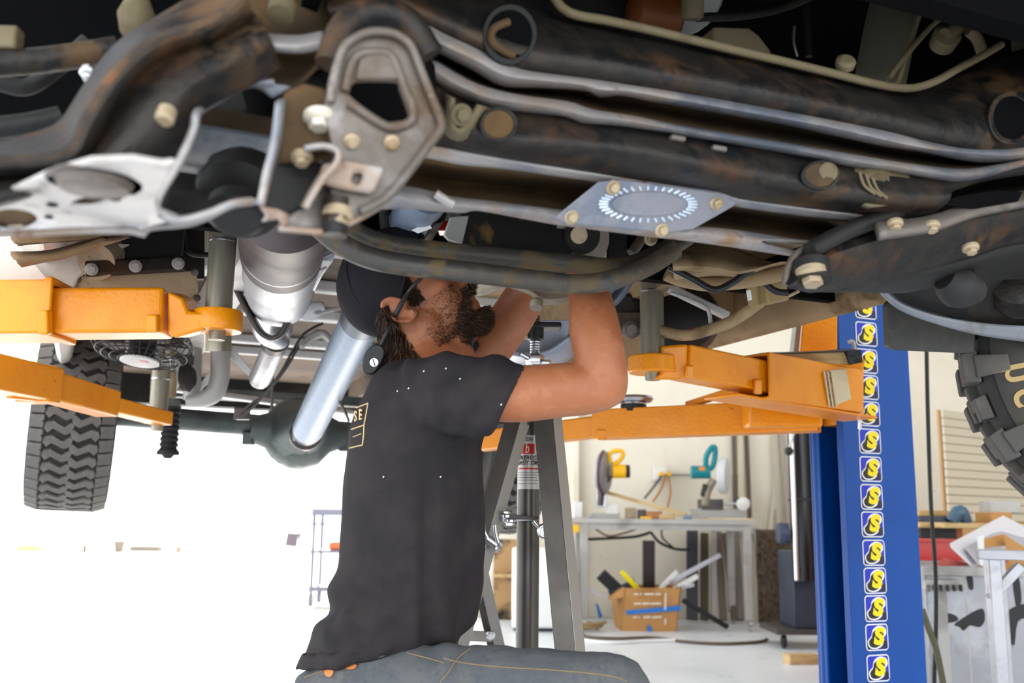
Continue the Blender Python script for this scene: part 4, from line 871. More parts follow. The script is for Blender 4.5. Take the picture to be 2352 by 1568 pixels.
for x in (345, 395): tube('clamp_bolt', dd([(x, 822), (x, 848)], 3.22), .008, CHROME, LL)
# wood on the right arm
o = plate('wood_board', dd([(1790, 812), (1940, 808), (1950, 836), (1800, 838)], 2.78), FW*.16, WOOD, None, bevel=.002); tag(o, 'pine board lying across the right orange lift arm', 'wood board')
o = plate('rubber_pad', dd([(1772, 812), (1940, 806), (1978, 802), (1982, 832), (1952, 838), (1944, 807), (1790, 811)], 2.77), FW*.17, M('ribbed black pad', (58, 58, 60), .6, 0, [((36, 36, 38), 90, .45, .55, .6)]), None, bevel=.002); tag(o, 'black rubber pad folded over the end of the pine board', 'rubber pad')
WB = plate('plywood_block', dd([(1904, 850), (1944, 848), (1956, 916), (1916, 932)], 2.75), FW*.05, PLY, None, bevel=.002); tag(WB, 'small plywood block wedged upright against the orange arm bracket', 'wood block')
for k in range(5):
    beam('ply_layer', W(1888+k*4, 853, 2.752), W(1900+k*4, 933, 2.752), .004, .045, PLYE if k % 2 else PLY, WB, up=FW, bevel=0)
# ================================================================ the man under the truck
from mathutils import noise
SKIN = M('sun tanned skin', (164, 102, 68), .5, 0, [((150, 86, 54), 9, .42, .66, .5), ((174, 114, 80), 22, .5, .7, .5), ((116, 66, 44), 140, .70, .76, .6)], (220, .08), sss=.12)
CLOTH = M('black cotton', (40, 37, 39), .88, 0, [((50, 46, 46), 12, .45, .65, .9), ((120, 112, 100), 160, .765, .78, .9)], (300, .12), spec=.25)
CAPM = M('black cap fabric', (26, 25, 28), .85, 0, (), (260, .15), spec=.25)
DENIM = M('faded blue denim', (94, 96, 97), .85, 0, [((80, 84, 90), 9, .42, .62, .85), ((116, 112, 104), 4, .52, .7, .85), ((74, 80, 88), 90, .5, .75, .9)], (260, .15), spec=.2)
HAIRM = M('dark brown hair', (58, 40, 28), .55, 0, spec=.4)
BEARDM = M('brown beard hair', (64, 44, 30), .55, 0, spec=.4)
LIP = M('lip', (182, 104, 90), .45)
mz = W(900, 1600, 1.85); PE = empty('person', V((mz.x, mz.y, 0)), 'bearded man in black cap, black t-shirt and jeans reaching up under the truck', 'person')
DT = 1.85
DEP = V((0, 1, 0)); PX = DT/FPX
# ---- head frame: f forward, s away from the lens, h up, tilted back
TILT = radians(35); HO = W(945, 702, DT)
hf = (RT*cos(TILT)+UP*sin(TILT)).normalized(); hh = (UP*cos(TILT)-RT*sin(TILT)).normalized(); hs = FW
HR = Matrix((hf, hs, hh)).transposed()
def H(f, s, h): return HO+hf*f+hs*s+hh*h
def HE(f, s, h, a, b, c): return ellipsoid(H(f, s, h), a, b, c, HR, 22, 14)
def chain(pts, rs, n=None, seg=20):
    p = [V(x) for x in pts]; n = n or len(p)*4
    rv = [V((x, 0, 0)) for x in rs]
    return tube_data([cr(p, i/(n-1)) for i in range(n)], [cr(rv, i/(n-1)).x for i in range(n)], seg, True)
body = [HE(0, 0, .052, .1, .077, .088), HE(.04, 0, .012, .057, .062, .085), HE(.05, 0, -.03, .05, .055, .052), HE(.042, 0, -.06, .05, .052, .042),
        HE(.08, 0, -.086, .026, .03, .023), HE(.105, 0, -.014, .02, .0145, .016), HE(.1, -.014, -.02, .011, .008, .009), HE(.1, .014, -.02, .011, .008, .009),
        chain([H(.088, 0, .04), H(.1, 0, .015), H(.11, 0, -.01)], [.011, .011, .012]), HE(.0955, 0, -.05, .013, .025, .008), HE(.0945, 0, -.066, .0135, .022, .008),
        HE(.08, 0, .042, .018, .05, .014)]
for s in (-1, 1):
    body += [HE(0, .046*s, -.045, .036, .02, .034), HE(.058, .044*s, -.002, .026, .019, .017), HE(.078, .032*s, .022, .012, .012, .012)]
    # ear: rolled rim, bowl, lobe
    e0 = -.015; eR = radians(28)
    def EP(a, b, out): return H(e0+a*cos(eR)-b*sin(eR), s*(.072+out), .002+a*sin(eR)+b*cos(eR))
    rim = [EP(.018*cos(t)-.004, .031*sin(t), .012+.008*max(0, -cos(t))) for t in [pi*(.05+1.7*k/20) for k in range(21)]]
    body += [tube_data(rim, .0042, 8, True), ellipsoid(EP(-.004, 0, .006), .016, .007, .027, HR), ellipsoid(EP(.006, -.028, .008), .008, .005, .009, HR), ellipsoid(EP(.014, -.004, .006), .006, .006, .008, HR)]
# neck
body.append(chain([W(955, 735, DT), W(968, 780, DT), W(980, 830, DT), W(985, 880, DT)], [.062, .064, .068, .08]))
body.append(chain([H(.035, 0, -.075), W(1035, 790, DT), W(1040, 840, DT)], [.034, .038, .05]))
# torso under the shirt
body.append(chain([W(985, 880, DT), W(965, 1000, DT), W(950, 1200, DT), W(935, 1350, DT), W(870, 1540, DT)], [.1, .11, .11, .105, .1]))
body += [chain([W(985, 885, 2.0), W(985, 895, 1.74)], [.055, .042])]
# near arm and far arm
near = [W(985, 900, 1.715), W(1080, 900, 1.65), W(1190, 904, 1.63), W(1290, 896, 1.62), W(1350, 893, 1.62), W(1386, 884, 1.62), W(1384, 848, 1.62), W(1372, 790, 1.635), W(1362, 730, 1.66), W(1352, 665, 1.70), W(1342, 600, 1.75)]
body.append(chain(near, [.042, .047, .047, .0445, .042, .0385, .0405, .043, .041, .034, .027], 60, 24))
body.append(ellipsoid(W(1402, 892, 1.62), .028, .03, .03))
far = [W(1010, 880, 2.02), W(1060, 850, 2.03), W(1118, 806, 2.04), W(1170, 738, 2.05), W(1212, 672, 2.02), W(1250, 625, 1.96), W(1285, 590, 1.9)]
body.append(chain(far, [.055, .05, .047, .046, .042, .034, .027], 40, 24))
def hand(w, palm_dir, across, curl, side):
    """palm, four unequal bent fingers, thumb off the side of the palm"""
    palm_dir = V(palm_dir).normalized(); across = V(across); across = (across-palm_dir*across.dot(palm_dir)).normalized(); nrm = palm_dir.cross(across)*side
    out = [chain([w, w+palm_dir*.03], [.026, .024])]
    for k, off in enumerate((-.027, -.009, .009, .027)):
        out.append(chain([w+palm_dir*.01+across*(off*.5), w+palm_dir*.09+across*off], [.014, .012], 6, 12))
        L = (.068, .078, .073, .057)[k]; a = w+palm_dir*.09+across*off
        b = a+(palm_dir*cos(curl*.5)+nrm*sin(curl*.5))*(L*.45); c = b+(palm_dir*cos(curl*1.3)+nrm*sin(curl*1.3))*(L*.32); d = c+(palm_dir*cos(curl*1.9)+nrm*sin(curl*1.9))*(L*.25)
        out.append(chain([a, b, c, d], [.0095, .009, .0082, .0072], 10, 10))
    t0 = w+palm_dir*.025-across*.024; t1 = t0+(palm_dir*.7-across*.6+nrm*.35).normalized()*.035; t2 = t1+(palm_dir*.9+nrm*.5).normalized()*.028; t3 = t2+(palm_dir+nrm*.7).normalized()*.02
    out.append(chain([t0, t1, t2, t3], [.014, .0115, .0098, .008], 10, 10))
    return out
body += hand(W(1342, 600, 1.75), UP*.8-RT*.4+FW*.3, FW, .9, 1)
body += hand(W(1285, 590, 1.9), UP*.8+RT*.4, FW, .9, -1)
# legs under the jeans: near thigh level with the foot planted, far leg kneeling
fk = W(1398, 1602, 1.6); fz = V((fk.x+.02, fk.y, .09))
body += [chain([W(860, 1600, 1.76), W(1100, 1612, 1.65), fk], [.08, .07, .055]), chain([fk, fk.lerp(fz, .4), fz], [.052, .05, .035])]
kn = V((W(1150, 1600, 1.95).x, 2.0, .075)); an = V((kn.x-.4, 2.05, .07))
body += [chain([W(860, 1600, 1.95), kn], [.08, .055]), chain([kn, an], [.05, .035]), chain([V((fz.x-.04, fz.y, .05)), V((fz.x+.16, fz.y, .035))], [.04, .03])]
BODY = remesh('body', body, SKIN, PE, .0045, 5)
# ---- t-shirt
def ring(y, xl, xr, b, d=DT, tilt=0):
    c = W((xl+xr)/2, y, d); return (c, RT*((xr-xl)/2*d/FPX)+UP*tilt, DEP*b)
sh = [rings([ring(836, 900, 1066, .085), ring(852, 880, 1084, .12), ring(878, 856, 1108, .165), ring(910, 842, 1126, .19), ring(950, 820, 1128, .195), ring(1000, 804, 1112, .19), ring(1060, 798, 1107, .182),
             ring(1130, 792, 1107, .178), ring(1200, 789, 1106, .175), ring(1270, 787, 1104, .172), ring(1330, 774, 1100, .172), ring(1390, 750, 1092, .175), ring(1430, 728, 1086, .178), ring(1455, 716, 1080, .18, DT, .008), ring(1482, 696, 1068, .18, DT, .012), ring(1500, 684, 1030, .172, DT, .024)], 40)]
sh.append(rings([(W(930, 900, 1.72), UP*.058, DEP*.055), (W(1000, 906, 1.68), UP*.064+RT*.016, DEP*.064-RT*.01), (W(1070, 908, 1.65), UP*.066+RT*.02, DEP*.064), (W(1120, 914, 1.64), UP*.064+RT*.026, DEP*.061), (W(1167, 922, 1.632), UP*.058+RT*.03, DEP*.058)], 28))
sh.append(rings([(W(950, 880, 1.98), UP*.075, DEP*.06), (W(1030, 860, 2.02), UP*.06+RT*.01, DEP*.06), (W(1085, 832, 2.04), UP*.045+RT*.03, DEP*.055)], 24))
def folds(co, n):
    x, y = px_of(co); d = 0
    q = V((x*.012, y*.004, co.y*3))
    low = min(1, max(0, (y-1150)/250)); up_ = min(1, max(0, (1040-y)/120))
    d += .012*noise.noise(V((x*.02+y*.004, y*.0035, co.y*5)))*low
    if 1270 < y < 1500: d += .0075*sin((y-1270)/15+x*.02+2.5*noise.noise(q*1.5))*min(1, (y-1270)/80)*max(.15, min(1, (1000-x)/230))
    if x > 930: d += .008*sin((x-930)/12+noise.noise(q)*3)*min(1, (x-930)/60)*min(1, max(0, (y-1060)/120))
    d += .009*noise.noise(V((x*.016+y*.016, (x-y)*.004, co.y*4)))*up_
    if 960 < x < 1200 and y < 1040: d += .0035*sin((x*.55+y)*.06+2*noise.noise(q*2))*min(1, (x-960)/60)*max(0, min(1, (1150-x)/40))
    d += .003*noise.noise(co*14)
    return co+n*d
SHIRT = remesh('t_shirt', sh, CLOTH, PE, .006, 7, folds)
# ---- jeans
je = [rings([ring(1430, 780, 1020, .12, DT, .01), ring(1470, 740, 1020, .155, DT, .015), ring(1510, 705, 985, .165, DT, .02), ring(1550, 682, 1000, .178), ring(1610, 672, 1020, .185), ring(1680, 690, 1010, .18), ring(1760, 760, 980, .14)], 36)]
je.append(chain([W(850, 1612, 1.76), W(1000, 1616, 1.69), W(1150, 1616, 1.64), W(1300, 1612, 1.61), W(1390, 1606, 1.6)], [.108, .099, .092, .082, .073], 30, 28))
je.append(chain([fk, fk.lerp(fz, .35), fk.lerp(fz, .85)], [.072, .066, .055], 14, 22))
je += [chain([W(870, 1612, 1.95), kn+V((0, 0, .03))], [.105, .075], 14, 22), chain([kn+V((0, 0, .03)), an+V((.06, 0, .02))], [.07, .055], 10, 20)]
def jfold(co, n):
    x, y = px_of(co); d = .003*noise.noise(V((x*.03+y*.02, y*.006, co.y*6)))
    if 900 < x < 1120: d += .005*sin((x-900)/17+1.6*noise.noise(co*9))*(1-abs(x-1010)/110)
    d += .002*noise.noise(co*22)
    return co+n*d
JEAN = remesh('jeans', je, DENIM, PE, .0065, 6, jfold)
dg = bpy.context.evaluated_depsgraph_get()
def bvh(o):
    return BVHTree.FromPolygons([v.co for v in o.data.vertices], [tuple(p.vertices) for p in o.data.polygons])
BS_, BJ_, BB_ = bvh(SHIRT), bvh(JEAN), bvh(BODY)
def proj(b, px, py, off=.001):
    r = ray(px, py).normalized(); h = b.ray_cast(CAM, r)
    return h[0]+h[1]*(off if h[1].dot(r) < 0 else -off) if h[0] else None
SEAM = M('tan seam thread', (140, 116, 82), .8); PRINT = M('tan shirt print', (206, 178, 128), .8)
def stitch(name, pts, b, r, mat, parent, n=30, off=.0008):
    q = resample([V((x, y, 0)) for x, y in pts], n); p = [proj(b, v.x, v.y, off) for v in q]; p = [x for x in p if x]
    if len(p) > 3: return tube(name, p, r, mat, parent, seg=6, smooth_path=False)
stitch('side_seam', [(1020, 1512), (1060, 1522), (1150, 1532), (1280, 1540), (1400, 1552), (1440, 1566)], BJ_, .0009, SEAM, JEAN)
stitch('pocket_seam', [(935, 1500), (975, 1510), (1012, 1520), (1020, 1524)], BJ_, .0009, SEAM, JEAN)
stitch('yoke_seam', [(700, 1556), (740, 1542), (790, 1530), (850, 1514), (890, 1506)], BJ_, .0009, SEAM, JEAN)
stitch('hip_seam', [(1080, 1490), (1050, 1515), (1030, 1545), (1012, 1566)], BJ_, .0009, SEAM, JEAN)
stitch('waistband', [(700, 1540), (760, 1524), (830, 1508), (900, 1492), (950, 1486)], BJ_, .003, DENIM, JEAN)
for px, py, w, h in ((757, 1540, 11, 15), (806, 1530, 15, 8)):
    lp = [proj(BJ_, px+w*cos(t), py+h*sin(t), .002) for t in [2*pi*k/14 for k in range(14)]]
    if all(lp): plate('leather_patch', lp, V((0, -.002, 0)), M('leather patch', (196, 122, 66), .6), JEAN, bevel=0)
lp = [proj(BJ_, x, y, .004) or W(x, y, 1.66) for x, y in ((866, 1482), (880, 1480), (886, 1510), (872, 1514))]
plate('belt_loop', lp, V((0, -.003, 0)), DENIM, JEAN)
# print on the back of the shirt: two boxes with lettering, cut by the outline of the back
for pts in ([(806, 942), (826, 934), (846, 926)], [(846, 926), (842, 950), (837, 976)], [(837, 976), (822, 981), (808, 986)], [(837, 976), (836, 1000), (833, 1022)], [(833, 1022), (818, 1025), (803, 1029)]):
    stitch('print_line', pts, BS_, .0012, PRINT, SHIRT, 10)
for ch, px, py in (('S', 819, 958), ('E', 830, 954)):
    p = proj(BS_, px, py, .002)
    if p: text('print_letter', ch, .026, PRINT, SHIRT, frame_m(p, RT*.55+FW*-.8, UP), offset=.0006)
for k in range(4): stitch('print_line', [(812+k*5, 1003-k*2), (815+k*5, 1002-k*2)], BS_, .001, PRINT, SHIRT, 5)
# lint specks on the shirt
for x, y in ((973, 854), (938, 893), (1023, 848), (912, 900), (1150, 930), (1010, 1096), (1056, 872), (880, 1096)):
    p = proj(BS_, x, y, .001)
    if p: tube('lint_speck', [p, p+V((.002, 0, .002))], .001, STICK_W, SHIRT, seg=5)
# ---- cap
def cap_mesh():
    vs, fs = ellipsoid(H(-.002, 0, .052), .108, .086, .1, HR, 48, 30)
    bm = bmesh.new(); vv = [bm.verts.new(v) for v in vs]
    for f in fs: bm.faces.new([vv[i] for i in f])
    n = (hf*-.635+hh*.773).normalized(); p0 = H(.036, 0, .05)
    bmesh.ops.bisect_plane(bm, geom=list(bm.verts)+list(bm.edges)+list(bm.faces), plane_co=p0, plane_no=n, clear_inner=True)
    for v in bm.verts:
        d = (v.co-p0).dot(n); v.co += (v.co-H(0, 0, .05)).normalized()*(.0025*noise.noise(v.co*30))
    me = bpy.data.meshes.new('cap'); bm.to_mesh(me); bm.free(); return me
CAP = wrap('cap', cap_mesh(), CAPM, PE, solid=.003, angle=60)
for ang in (-.9, 0, .9):
    ps = [H(-.002, 0, .052)+(hf*(.1095*cos(t))*(cos(ang)) + hs*(.0875*cos(t))*sin(ang) + hh*(.1015*sin(t))) for t in [pi/2+1.75*k/18 for k in range(19)]]
    n = (hf*-.635+hh*.773).normalized(); ps = [p for p in ps if (p-H(.036, 0, .05)).dot(n) > .002]
    tube('cap_seam', ps, .0012, CAPM, CAP, seg=6)
n = (hf*-.635+hh*.773).normalized(); tdir = hf*.773+hh*.635
edge = []
for k in range(49):
    t = 2*pi*k/48
    edge.append(H(-.002, 0, .052)+(H(.036, 0, .05)-H(-.002, 0, .052)).dot(n)*n + tdir*(.1*cos(t)) + hs*(.083*sin(t)))
tube('cap_band', edge, .0035, CAPM, CAP, seg=8)
# glasses arm, strap and round clip behind the neck
tube('glasses_arm', dd([(1000, 612), (975, 632), (950, 655), (934, 676)], [1.775, 1.768, 1.765, 1.77]), .0035, BLACKP, PE, n=20)
tube('strap', dd([(934, 676), (914, 712), (896, 750), (880, 782), (868, 806)], [1.768, 1.762, 1.77, 1.78, 1.782]), .0045, BLACKP, PE, n=24)
CL = plate('strap_disc', smooth_loop(dd([(876, 792), (884, 812), (874, 838), (858, 858), (838, 858), (831, 838), (838, 812), (856, 792)], 1.775), 32), FW*.012, BLACKP, PE, bevel=.003)
tube('disc_button', [W(859, 832, 1.772), W(859, 832, 1.778)], .0075, CHROME, CL, seg=18)
box('disc_slot', W(859, 832, 1.7715), (.002, .002, .014), BLACKP, CL, axes=(RT*.9+UP*.3, FW, UP*.9-RT*.3), bevel=0)
tube('neck_cord', dd([(1088, 775), (1080, 795), (1078, 815)], 1.84), .0045, BLACKP, PE)
ER = M('red tag', (200, 40, 36), .5); box('cap_tag', H(.03, -.085, .05), (.006, .003, .008), ER, CAP, axes=(hf, hs, hh))
# ---- hair and beard as short strands on the skin
def strands(name, test, count, length, mat, comb, seed, width=.0007):
    rr = random.Random(seed); me = BODY.data; cand = []
    for p in me.polygons:
        c = p.center; q = HR.transposed() @ (c-HO)
        if abs(q.x) < .14 and abs(q.z) < .16 and abs(q.y) < .1:
            w = test(q.x, q.y, q.z)
            if w > 0: cand.append((p, w))
    vs = []; fs = []
    if not cand: return
    for k in range(count):
        p, w = rr.choice(cand)
        if rr.random() > w: continue
        vv = [me.vertices[i].co for i in p.vertices]; a, b = rr.random(), rr.random()
        if len(vv) == 4: c = vv[0].lerp(vv[1], a).lerp(vv[3].lerp(vv[2], a), b)
        else: c = p.center
        nn = p.normal; L = length*(.6+.8*rr.random())*(.4+.6*w)
        d = (nn*.55+comb+V((rr.uniform(-.4, .4), rr.uniform(-.4, .4), rr.uniform(-.4, .4)))).normalized()
        d2 = (d+comb*.6+V((rr.uniform(-.3, .3), rr.uniform(-.3, .3), rr.uniform(-.3, .3)))).normalized()
        s = d.cross(V((rr.uniform(-1, 1), rr.uniform(-1, 1), rr.uniform(-1, 1)))).normalized()*width
        m = c+d*(L*.5); e = m+d2*(L*.5); i = len(vs)
        vs += [c-s, c+s, m-s*.8, m+s*.8, e]; fs += [(i, i+1, i+3, i+2), (i+2, i+3, i+4)]
    tag(mk(name, vs, fs, mat, PE, smooth=False), kind='stuff')
def beard(f, s, h):
    if h > -.03 and f < .06: return 0
    if abs(h+.06) < .018 and f > .07 and abs(s) < .03: return 0      # the mouth stays clear
    line = -.05-.8*(.08-f)              # cheek line falls back towards the jaw
    if h < line and f > .038 and h > -.12: return min(1, (f-.036)/.045)
    return 0
def cheek(f, s, h):
    if -.095 < h < -.012 and .0 < f < .085: return .35+.65*min(1, max(0, (f*.7-h-.06)/.05))
    return 0
def nape(f, s, h):
    if -.115 < h < .02 and -.11 < f < -.036 and h < .012+.9*(f+.02)+.03: return 1
    return 0
def lips(f, s, h): return 0
strands('beard', beard, 11000, .016, BEARDM, hf*.35-hh*.55, 3, .0009)
strands('moustache', lambda f, s, h: 1 if (f > .086 and -.044 < h < -.032 and abs(s) < .032) else 0, 1600, .008, BEARDM, -hh*.35+hf*.3, 4, .0008)
strands('stubble', cheek, 11000, .0042, BEARDM, -hh*.4, 5, .00034)
strands('sideburn', lambda f, s, h: .9 if (-.006 < h < .06 and .004 < f < .03 and abs(s) > .045) else 0, 2600, .009, HAIRM, -hh*.9, 9, .0007)
strands('hair', nape, 9000, .03, HAIRM, -hh*.9-hf*.35, 6, .0009)
for s in (-1, 1):
    lathe('eye', [(.002, .012), (.008, .0095), (.0115, .004), (.012, 0)], H(.0815, .032*s, .022), hf, STICK_W, PE, seg=14)
    lathe('shoe_sole', [(.05, 0), (.052, .015), (.05, .03)], V((fz.x+.06, fz.y, 0)) if s < 0 else V((an.x-.05, an.y, 0)), ZH, BLACKP, PE)
SHO = remesh('boot', [chain([V((fz.x-.06, fz.y, .05)), V((fz.x+.1, fz.y, .045)), V((fz.x+.2, fz.y, .03))], [.05, .046, .035]), chain([V((fz.x-.03, fz.y, .05)), V((fz.x-.01, fz.y, .16))], [.05, .056])], BLACKP, PE, .008, 3)
# ================================================================ tall tripod stand
DS_ = 2.3
def zat(y, d=DS_): return W(1212, y, d).z
sp = W(1213, 1200, DS_); sx, sy = sp.x, sp.y
JS = empty('jack_stand', V((sx, sy, 0)), 'tall bronze-grey tripod safety stand holding up the gearbox behind the man', 'jack stand')
POLE = tube('pole', [V((sx, sy, .12)), V((sx, sy, zat(940)))], .026, STAND, JS, seg=28)
tube('pole_collar', [V((sx, sy, zat(975))), V((sx, sy, zat(935)))], .034, STAND, JS, seg=24)
rodp = W(1229, 800, DS_+.02)
TH = lathe('screw_rod', sum([[(.0105, .006*k), (.0125, .006*k+.003)] for k in range(24)], []), V((rodp.x, rodp.y, zat(850))), ZH, CHROME, JS, seg=18)
lathe('screw_nut', [(.02, 0), (.022, .004), (.022, .02), (.018, .024)], V((rodp.x, rodp.y, zat(836))), ZH, CHROME, JS, seg=6)
for s in (-1, 1): tube('wing_handle', [V((rodp.x, rodp.y, zat(828))), V((rodp.x+s*.035, rodp.y-.02, zat(812 if s < 0 else 832)))], .006, CHROME, JS, seg=8)
lathe('pad_cup', [(.014, 0), (.02, .004), (.02, .03), (.014, .034)], V((rodp.x, rodp.y, zat(778))), ZH, BLACKP, JS, seg=20)
box('pad_screw', V((rodp.x-.024, rodp.y-.01, zat(770))), (.014, .014, .012), BOLTM, JS)
beam('top_pad', V((rodp.x-.03, rodp.y, zat(744))), V((rodp.x+.06, rodp.y, zat(744))), .06, .012, BLACKP, JS)
# three angle-iron legs
def leg(x0, y0, d0, x1, y1, d1, w):
    a, b = W(x0, y0, d0), W(x1, y1, d1); t = (0-a.z)/(b.z-a.z); f = a+(b-a)*t; f.z = .0
    dirn = (f-a).normalized(); s = dirn.cross(DEP).normalized()*-1
    L_ = beam('leg', a, f, .005, w, STAND, JS, up=RT, bevel=.001)
    e = RT*(w/2)
    fu = (RT*.62+DEP*.78).normalized()
    beam('leg_flange', a+e+fu*.017, f+e+fu*.017, .005, .036, STAND_LIT, L_, up=fu, bevel=.001)
    lathe('foot', [(.03, 0), (.03, .01), (.012, .016)], V((f.x, f.y, 0)), ZH, STAND, L_, seg=16)
    return L_, a, f
L1, l1a, l1f = leg(1244, 930, 2.26, 1296, 1480, 2.1, .043)
L2, l2a, l2f = leg(1188, 930, 2.3, 1098, 1250, 2.2, .034)
L3, l3a, l3f = leg(1060, 1180, 2.5, 1128, 1480, 2.62, .02)
tube('leg_hinge', [V((sx-.04, sy-.03, zat(950))), V((sx+.045, sy-.03, zat(950)))], .012, STAND, JS)
# cross plate and braces with bolts
plate('brace_plate', dd([(1112, 1196), (1118, 1188), (1240, 1186), (1240, 1194), (1160, 1198)], 2.24), DEP*.05, CHROME, JS, bevel=.001)
plate('brace_plate', dd([(1150, 1186), (1156, 1178), (1238, 1188), (1236, 1194), (1170, 1192)], 2.23), DEP*.05, GREYD, JS, bevel=.001)
for x, y in ((1162, 1184), (1172, 1197)): bolt(W(x, y, 2.24), ZH if y < 1190 else -ZH, .009, CHROME, JS)
bolt(W(1251, 1219, 2.19), -DEP, .0115, CHROME, L1)
tube('brace_bar', dd([(1225, 1196), (1234, 1206), (1246, 1216)], 2.2), .005, CHROME, JS)
tube('pivot_pin', dd([(1115, 1234), (1140, 1252)], 2.2), .01, CHROME, JS)
lathe('pin_end', [(.013, 0), (.015, .004), (.01, .012)], W(1140, 1252, 2.2), RT*.8-UP*.5, CHROME, JS, seg=14)
tube('pin_link', dd([(1136, 1204), (1138, 1225), (1144, 1246)], 2.19), .005, CHROME, JS)
tube('pin_link', dd([(1110, 1200), (1112, 1220), (1120, 1236)], 2.19), .005, CHROME, JS)
beam('lower_brace', W(1040, 1458, 2.5), W(1128, 1462, 2.6), .012, .026, STAND_LIT, JS)
bolt(W(1127, 1459, 2.56), -DEP, .008, CHROME, JS)
bolt(W(1302, 1218, 2.2), RT, .008, CHROME, L1)
# label wrapped round the pole
def wrapped(name, a0, a1, y0, y1, mat, r=.0264, parent=POLE):
    vs = []; n = 12; fs = []
    for k in range(n+1):
        a = radians(a0+(a1-a0)*k/n); p = V((sx+r*sin(a), sy-r*cos(a), 0))
        vs += [p+ZH*zat(y0), p+ZH*zat(y1), p*1+V((-.0004*sin(a), .0004*cos(a), 0))+ZH*zat(y0), p+V((-.0004*sin(a), .0004*cos(a), 0))+ZH*zat(y1)]
    for k in range(n):
        i = k*4; fs += [(i, i+4, i+5, i+1), (i+2, i+3, i+7, i+6), (i, i+2, i+6, i+4), (i+1, i+5, i+7, i+3)]
    fs += [(0, 1, 3, 2), (n*4, n*4+2, n*4+3, n*4+1)]
    return mk(name, vs, fs, mat, parent)
LBL = wrapped('label', -70, 70, 998, 1123, M('silver paper label', (206, 202, 198), .4, .2))
wrapped('label_red_mark', -55, 30, 1018, 1042, REDP, .0267, LBL)
wrapped('label_red_line', -60, 60, 1074, 1078, REDP, .0267, LBL)
for k, y in enumerate((1084, 1090, 1096, 1102, 1110)): wrapped('label_print_line', -60, 60-8*(k % 3), y, y+1.2, GREYD, .0267, LBL)
def pole_text(s, y, size, mat, r=.0272):
    x = 0
    for ch in s:
        a = (x-len(s)*size*.33/1.0/2)/r; x += size*.62*.55
        p = V((sx+r*sin(a), sy-r*cos(a), zat(y)))
        if ch != ' ' and abs(a) < 1.2: text('label_letter', ch, size, mat, LBL, frame_m(p, V((cos(a), sin(a), 0)), ZH), shear=.2, offset=.0003, ext=.0001, sx=.62)
pole_text('TOUGH', 1008, .011, GREYD); pole_text('b', 1030, .03, STICK_W, .0275)
pole_text('UNDERHOIST', 1051, .014, STICK_K); pole_text('SAFETY STAND', 1063, .014, STICK_K)
# ================================================================ workbench against the rear wall
BD = 8.3
def B(x, y, d=BD): return W(x, y, d)
def bx(name, x0, y0, x1, y1, d, dep, mat, parent=None, bevel=.004):
    """upright block filling a pixel box at distance d, dep metres deep"""
    a = W((x0+x1)/2, (y0+y1)/2, d); w = abs(x1-x0)*d/FPX; h = abs(y1-y0)*d/FPX
    return box(name, a+V((0, dep/2, 0)), (w, dep, h), mat, parent, bevel=bevel)
fz0 = B(1340, 1440).z
WBN = empty('workbench', V((B(1520, 1440).x, B(1520, 1440).y+.35, 0)), 'grey steel workbench on casters carrying two chop saws', 'workbench')
by = B(1520, 1200).y; bxl, bxr = B(1300, 1200).x, B(1737, 1200).x; bzt = B(1520, 1192).z
box('bench_top', V(((bxl+bxr)/2, by+.38, bzt-.02)), (bxr-bxl, .78, .04), GREYP, WBN)
box('apron', V(((bxl+bxr)/2, by+.04, bzt-.065)), (bxr-bxl-.1, .04, .05), GREYP, WBN)
for x, yy in ((1341, .04), (1716, .04), (1341, .68), (1716, .68)):
    p = B(x, 1300); lg = box('leg', V((p.x, by+yy, (bzt+.08)/2)), (.06, .06, bzt-.1), GREYP, WBN)
    lathe('caster', [(.03, -.015), (.042, -.012), (.042, .012), (.03, .015)], V((p.x, by+yy-.03, .042)), V((1, 0, 0)), CHROME, lg, seg=18)
# things lying on the bench
def on(name, x0, y0, x1, y1, dep, mat, label, cat, yo=.1, group=None):
    a = W((x0+x1)/2, y1, BD); w = abs(x1-x0)*BD/FPX; h = abs(y1-y0)*BD/FPX
    o = box(name, V((a.x, by+yo+dep/2, bzt+h/2+.001)), (w, dep, h), mat, None, bevel=.006); return tag(o, label, cat, group)
on('plastic_block', 1322, 1152, 1344, 1190, .06, WHITEP, 'white plastic block at the left end of the workbench', 'block', .3)
on('paint_cup', 1296, 1166, 1308, 1190, .05, M('dark red cup', (120, 60, 60), .5), 'dark red cup at the left corner of the workbench', 'cup', .12)
on('oak_offcut', 1496, 1172, 1530, 1190, .1, M('reddish wood', (190, 128, 84), .6), 'reddish wood offcut in the middle of the workbench', 'wood offcut', .2)
on('pine_offcut', 1518, 1180, 1552, 1191, .08, WOOD, 'small pale wood offcut at the front of the workbench', 'wood offcut', .02)
on('metal_offcut', 1476, 1168, 1496, 1190, .06, GREYD, 'dark metal offcut left of the reddish wood', 'metal offcut', .3)
on('grey_clamp', 1574, 1180, 1592, 1190, .06, M('blue grey plastic', (120, 134, 160), .5), 'blue grey clamp beside the teal saw', 'clamp', .04)
on('tape_roll', 1473, 1186, 1497, 1191, .06, YEL, 'flat yellow tape roll at the edge of the workbench', 'tape roll', 0)
on('paper_tube', 1448, 1164, 1474, 1190, .05, TANL, 'pale paper bag behind the offcuts', 'bag', .35)
o = beam('wood_strip', B(1395, 1131, BD+.4), B(1576, 1183, BD+.1), .03, .03, WOOD, None); tag(o, 'long pale wood strip leaning across the workbench', 'wood strip')
o = box('plywood_sheet', V((B(1680, 1190).x, by+.06, bzt+.008)), (.36, .1, .014), PLY, None); tag(o, 'thin plywood sheet under the teal saw', 'plywood')
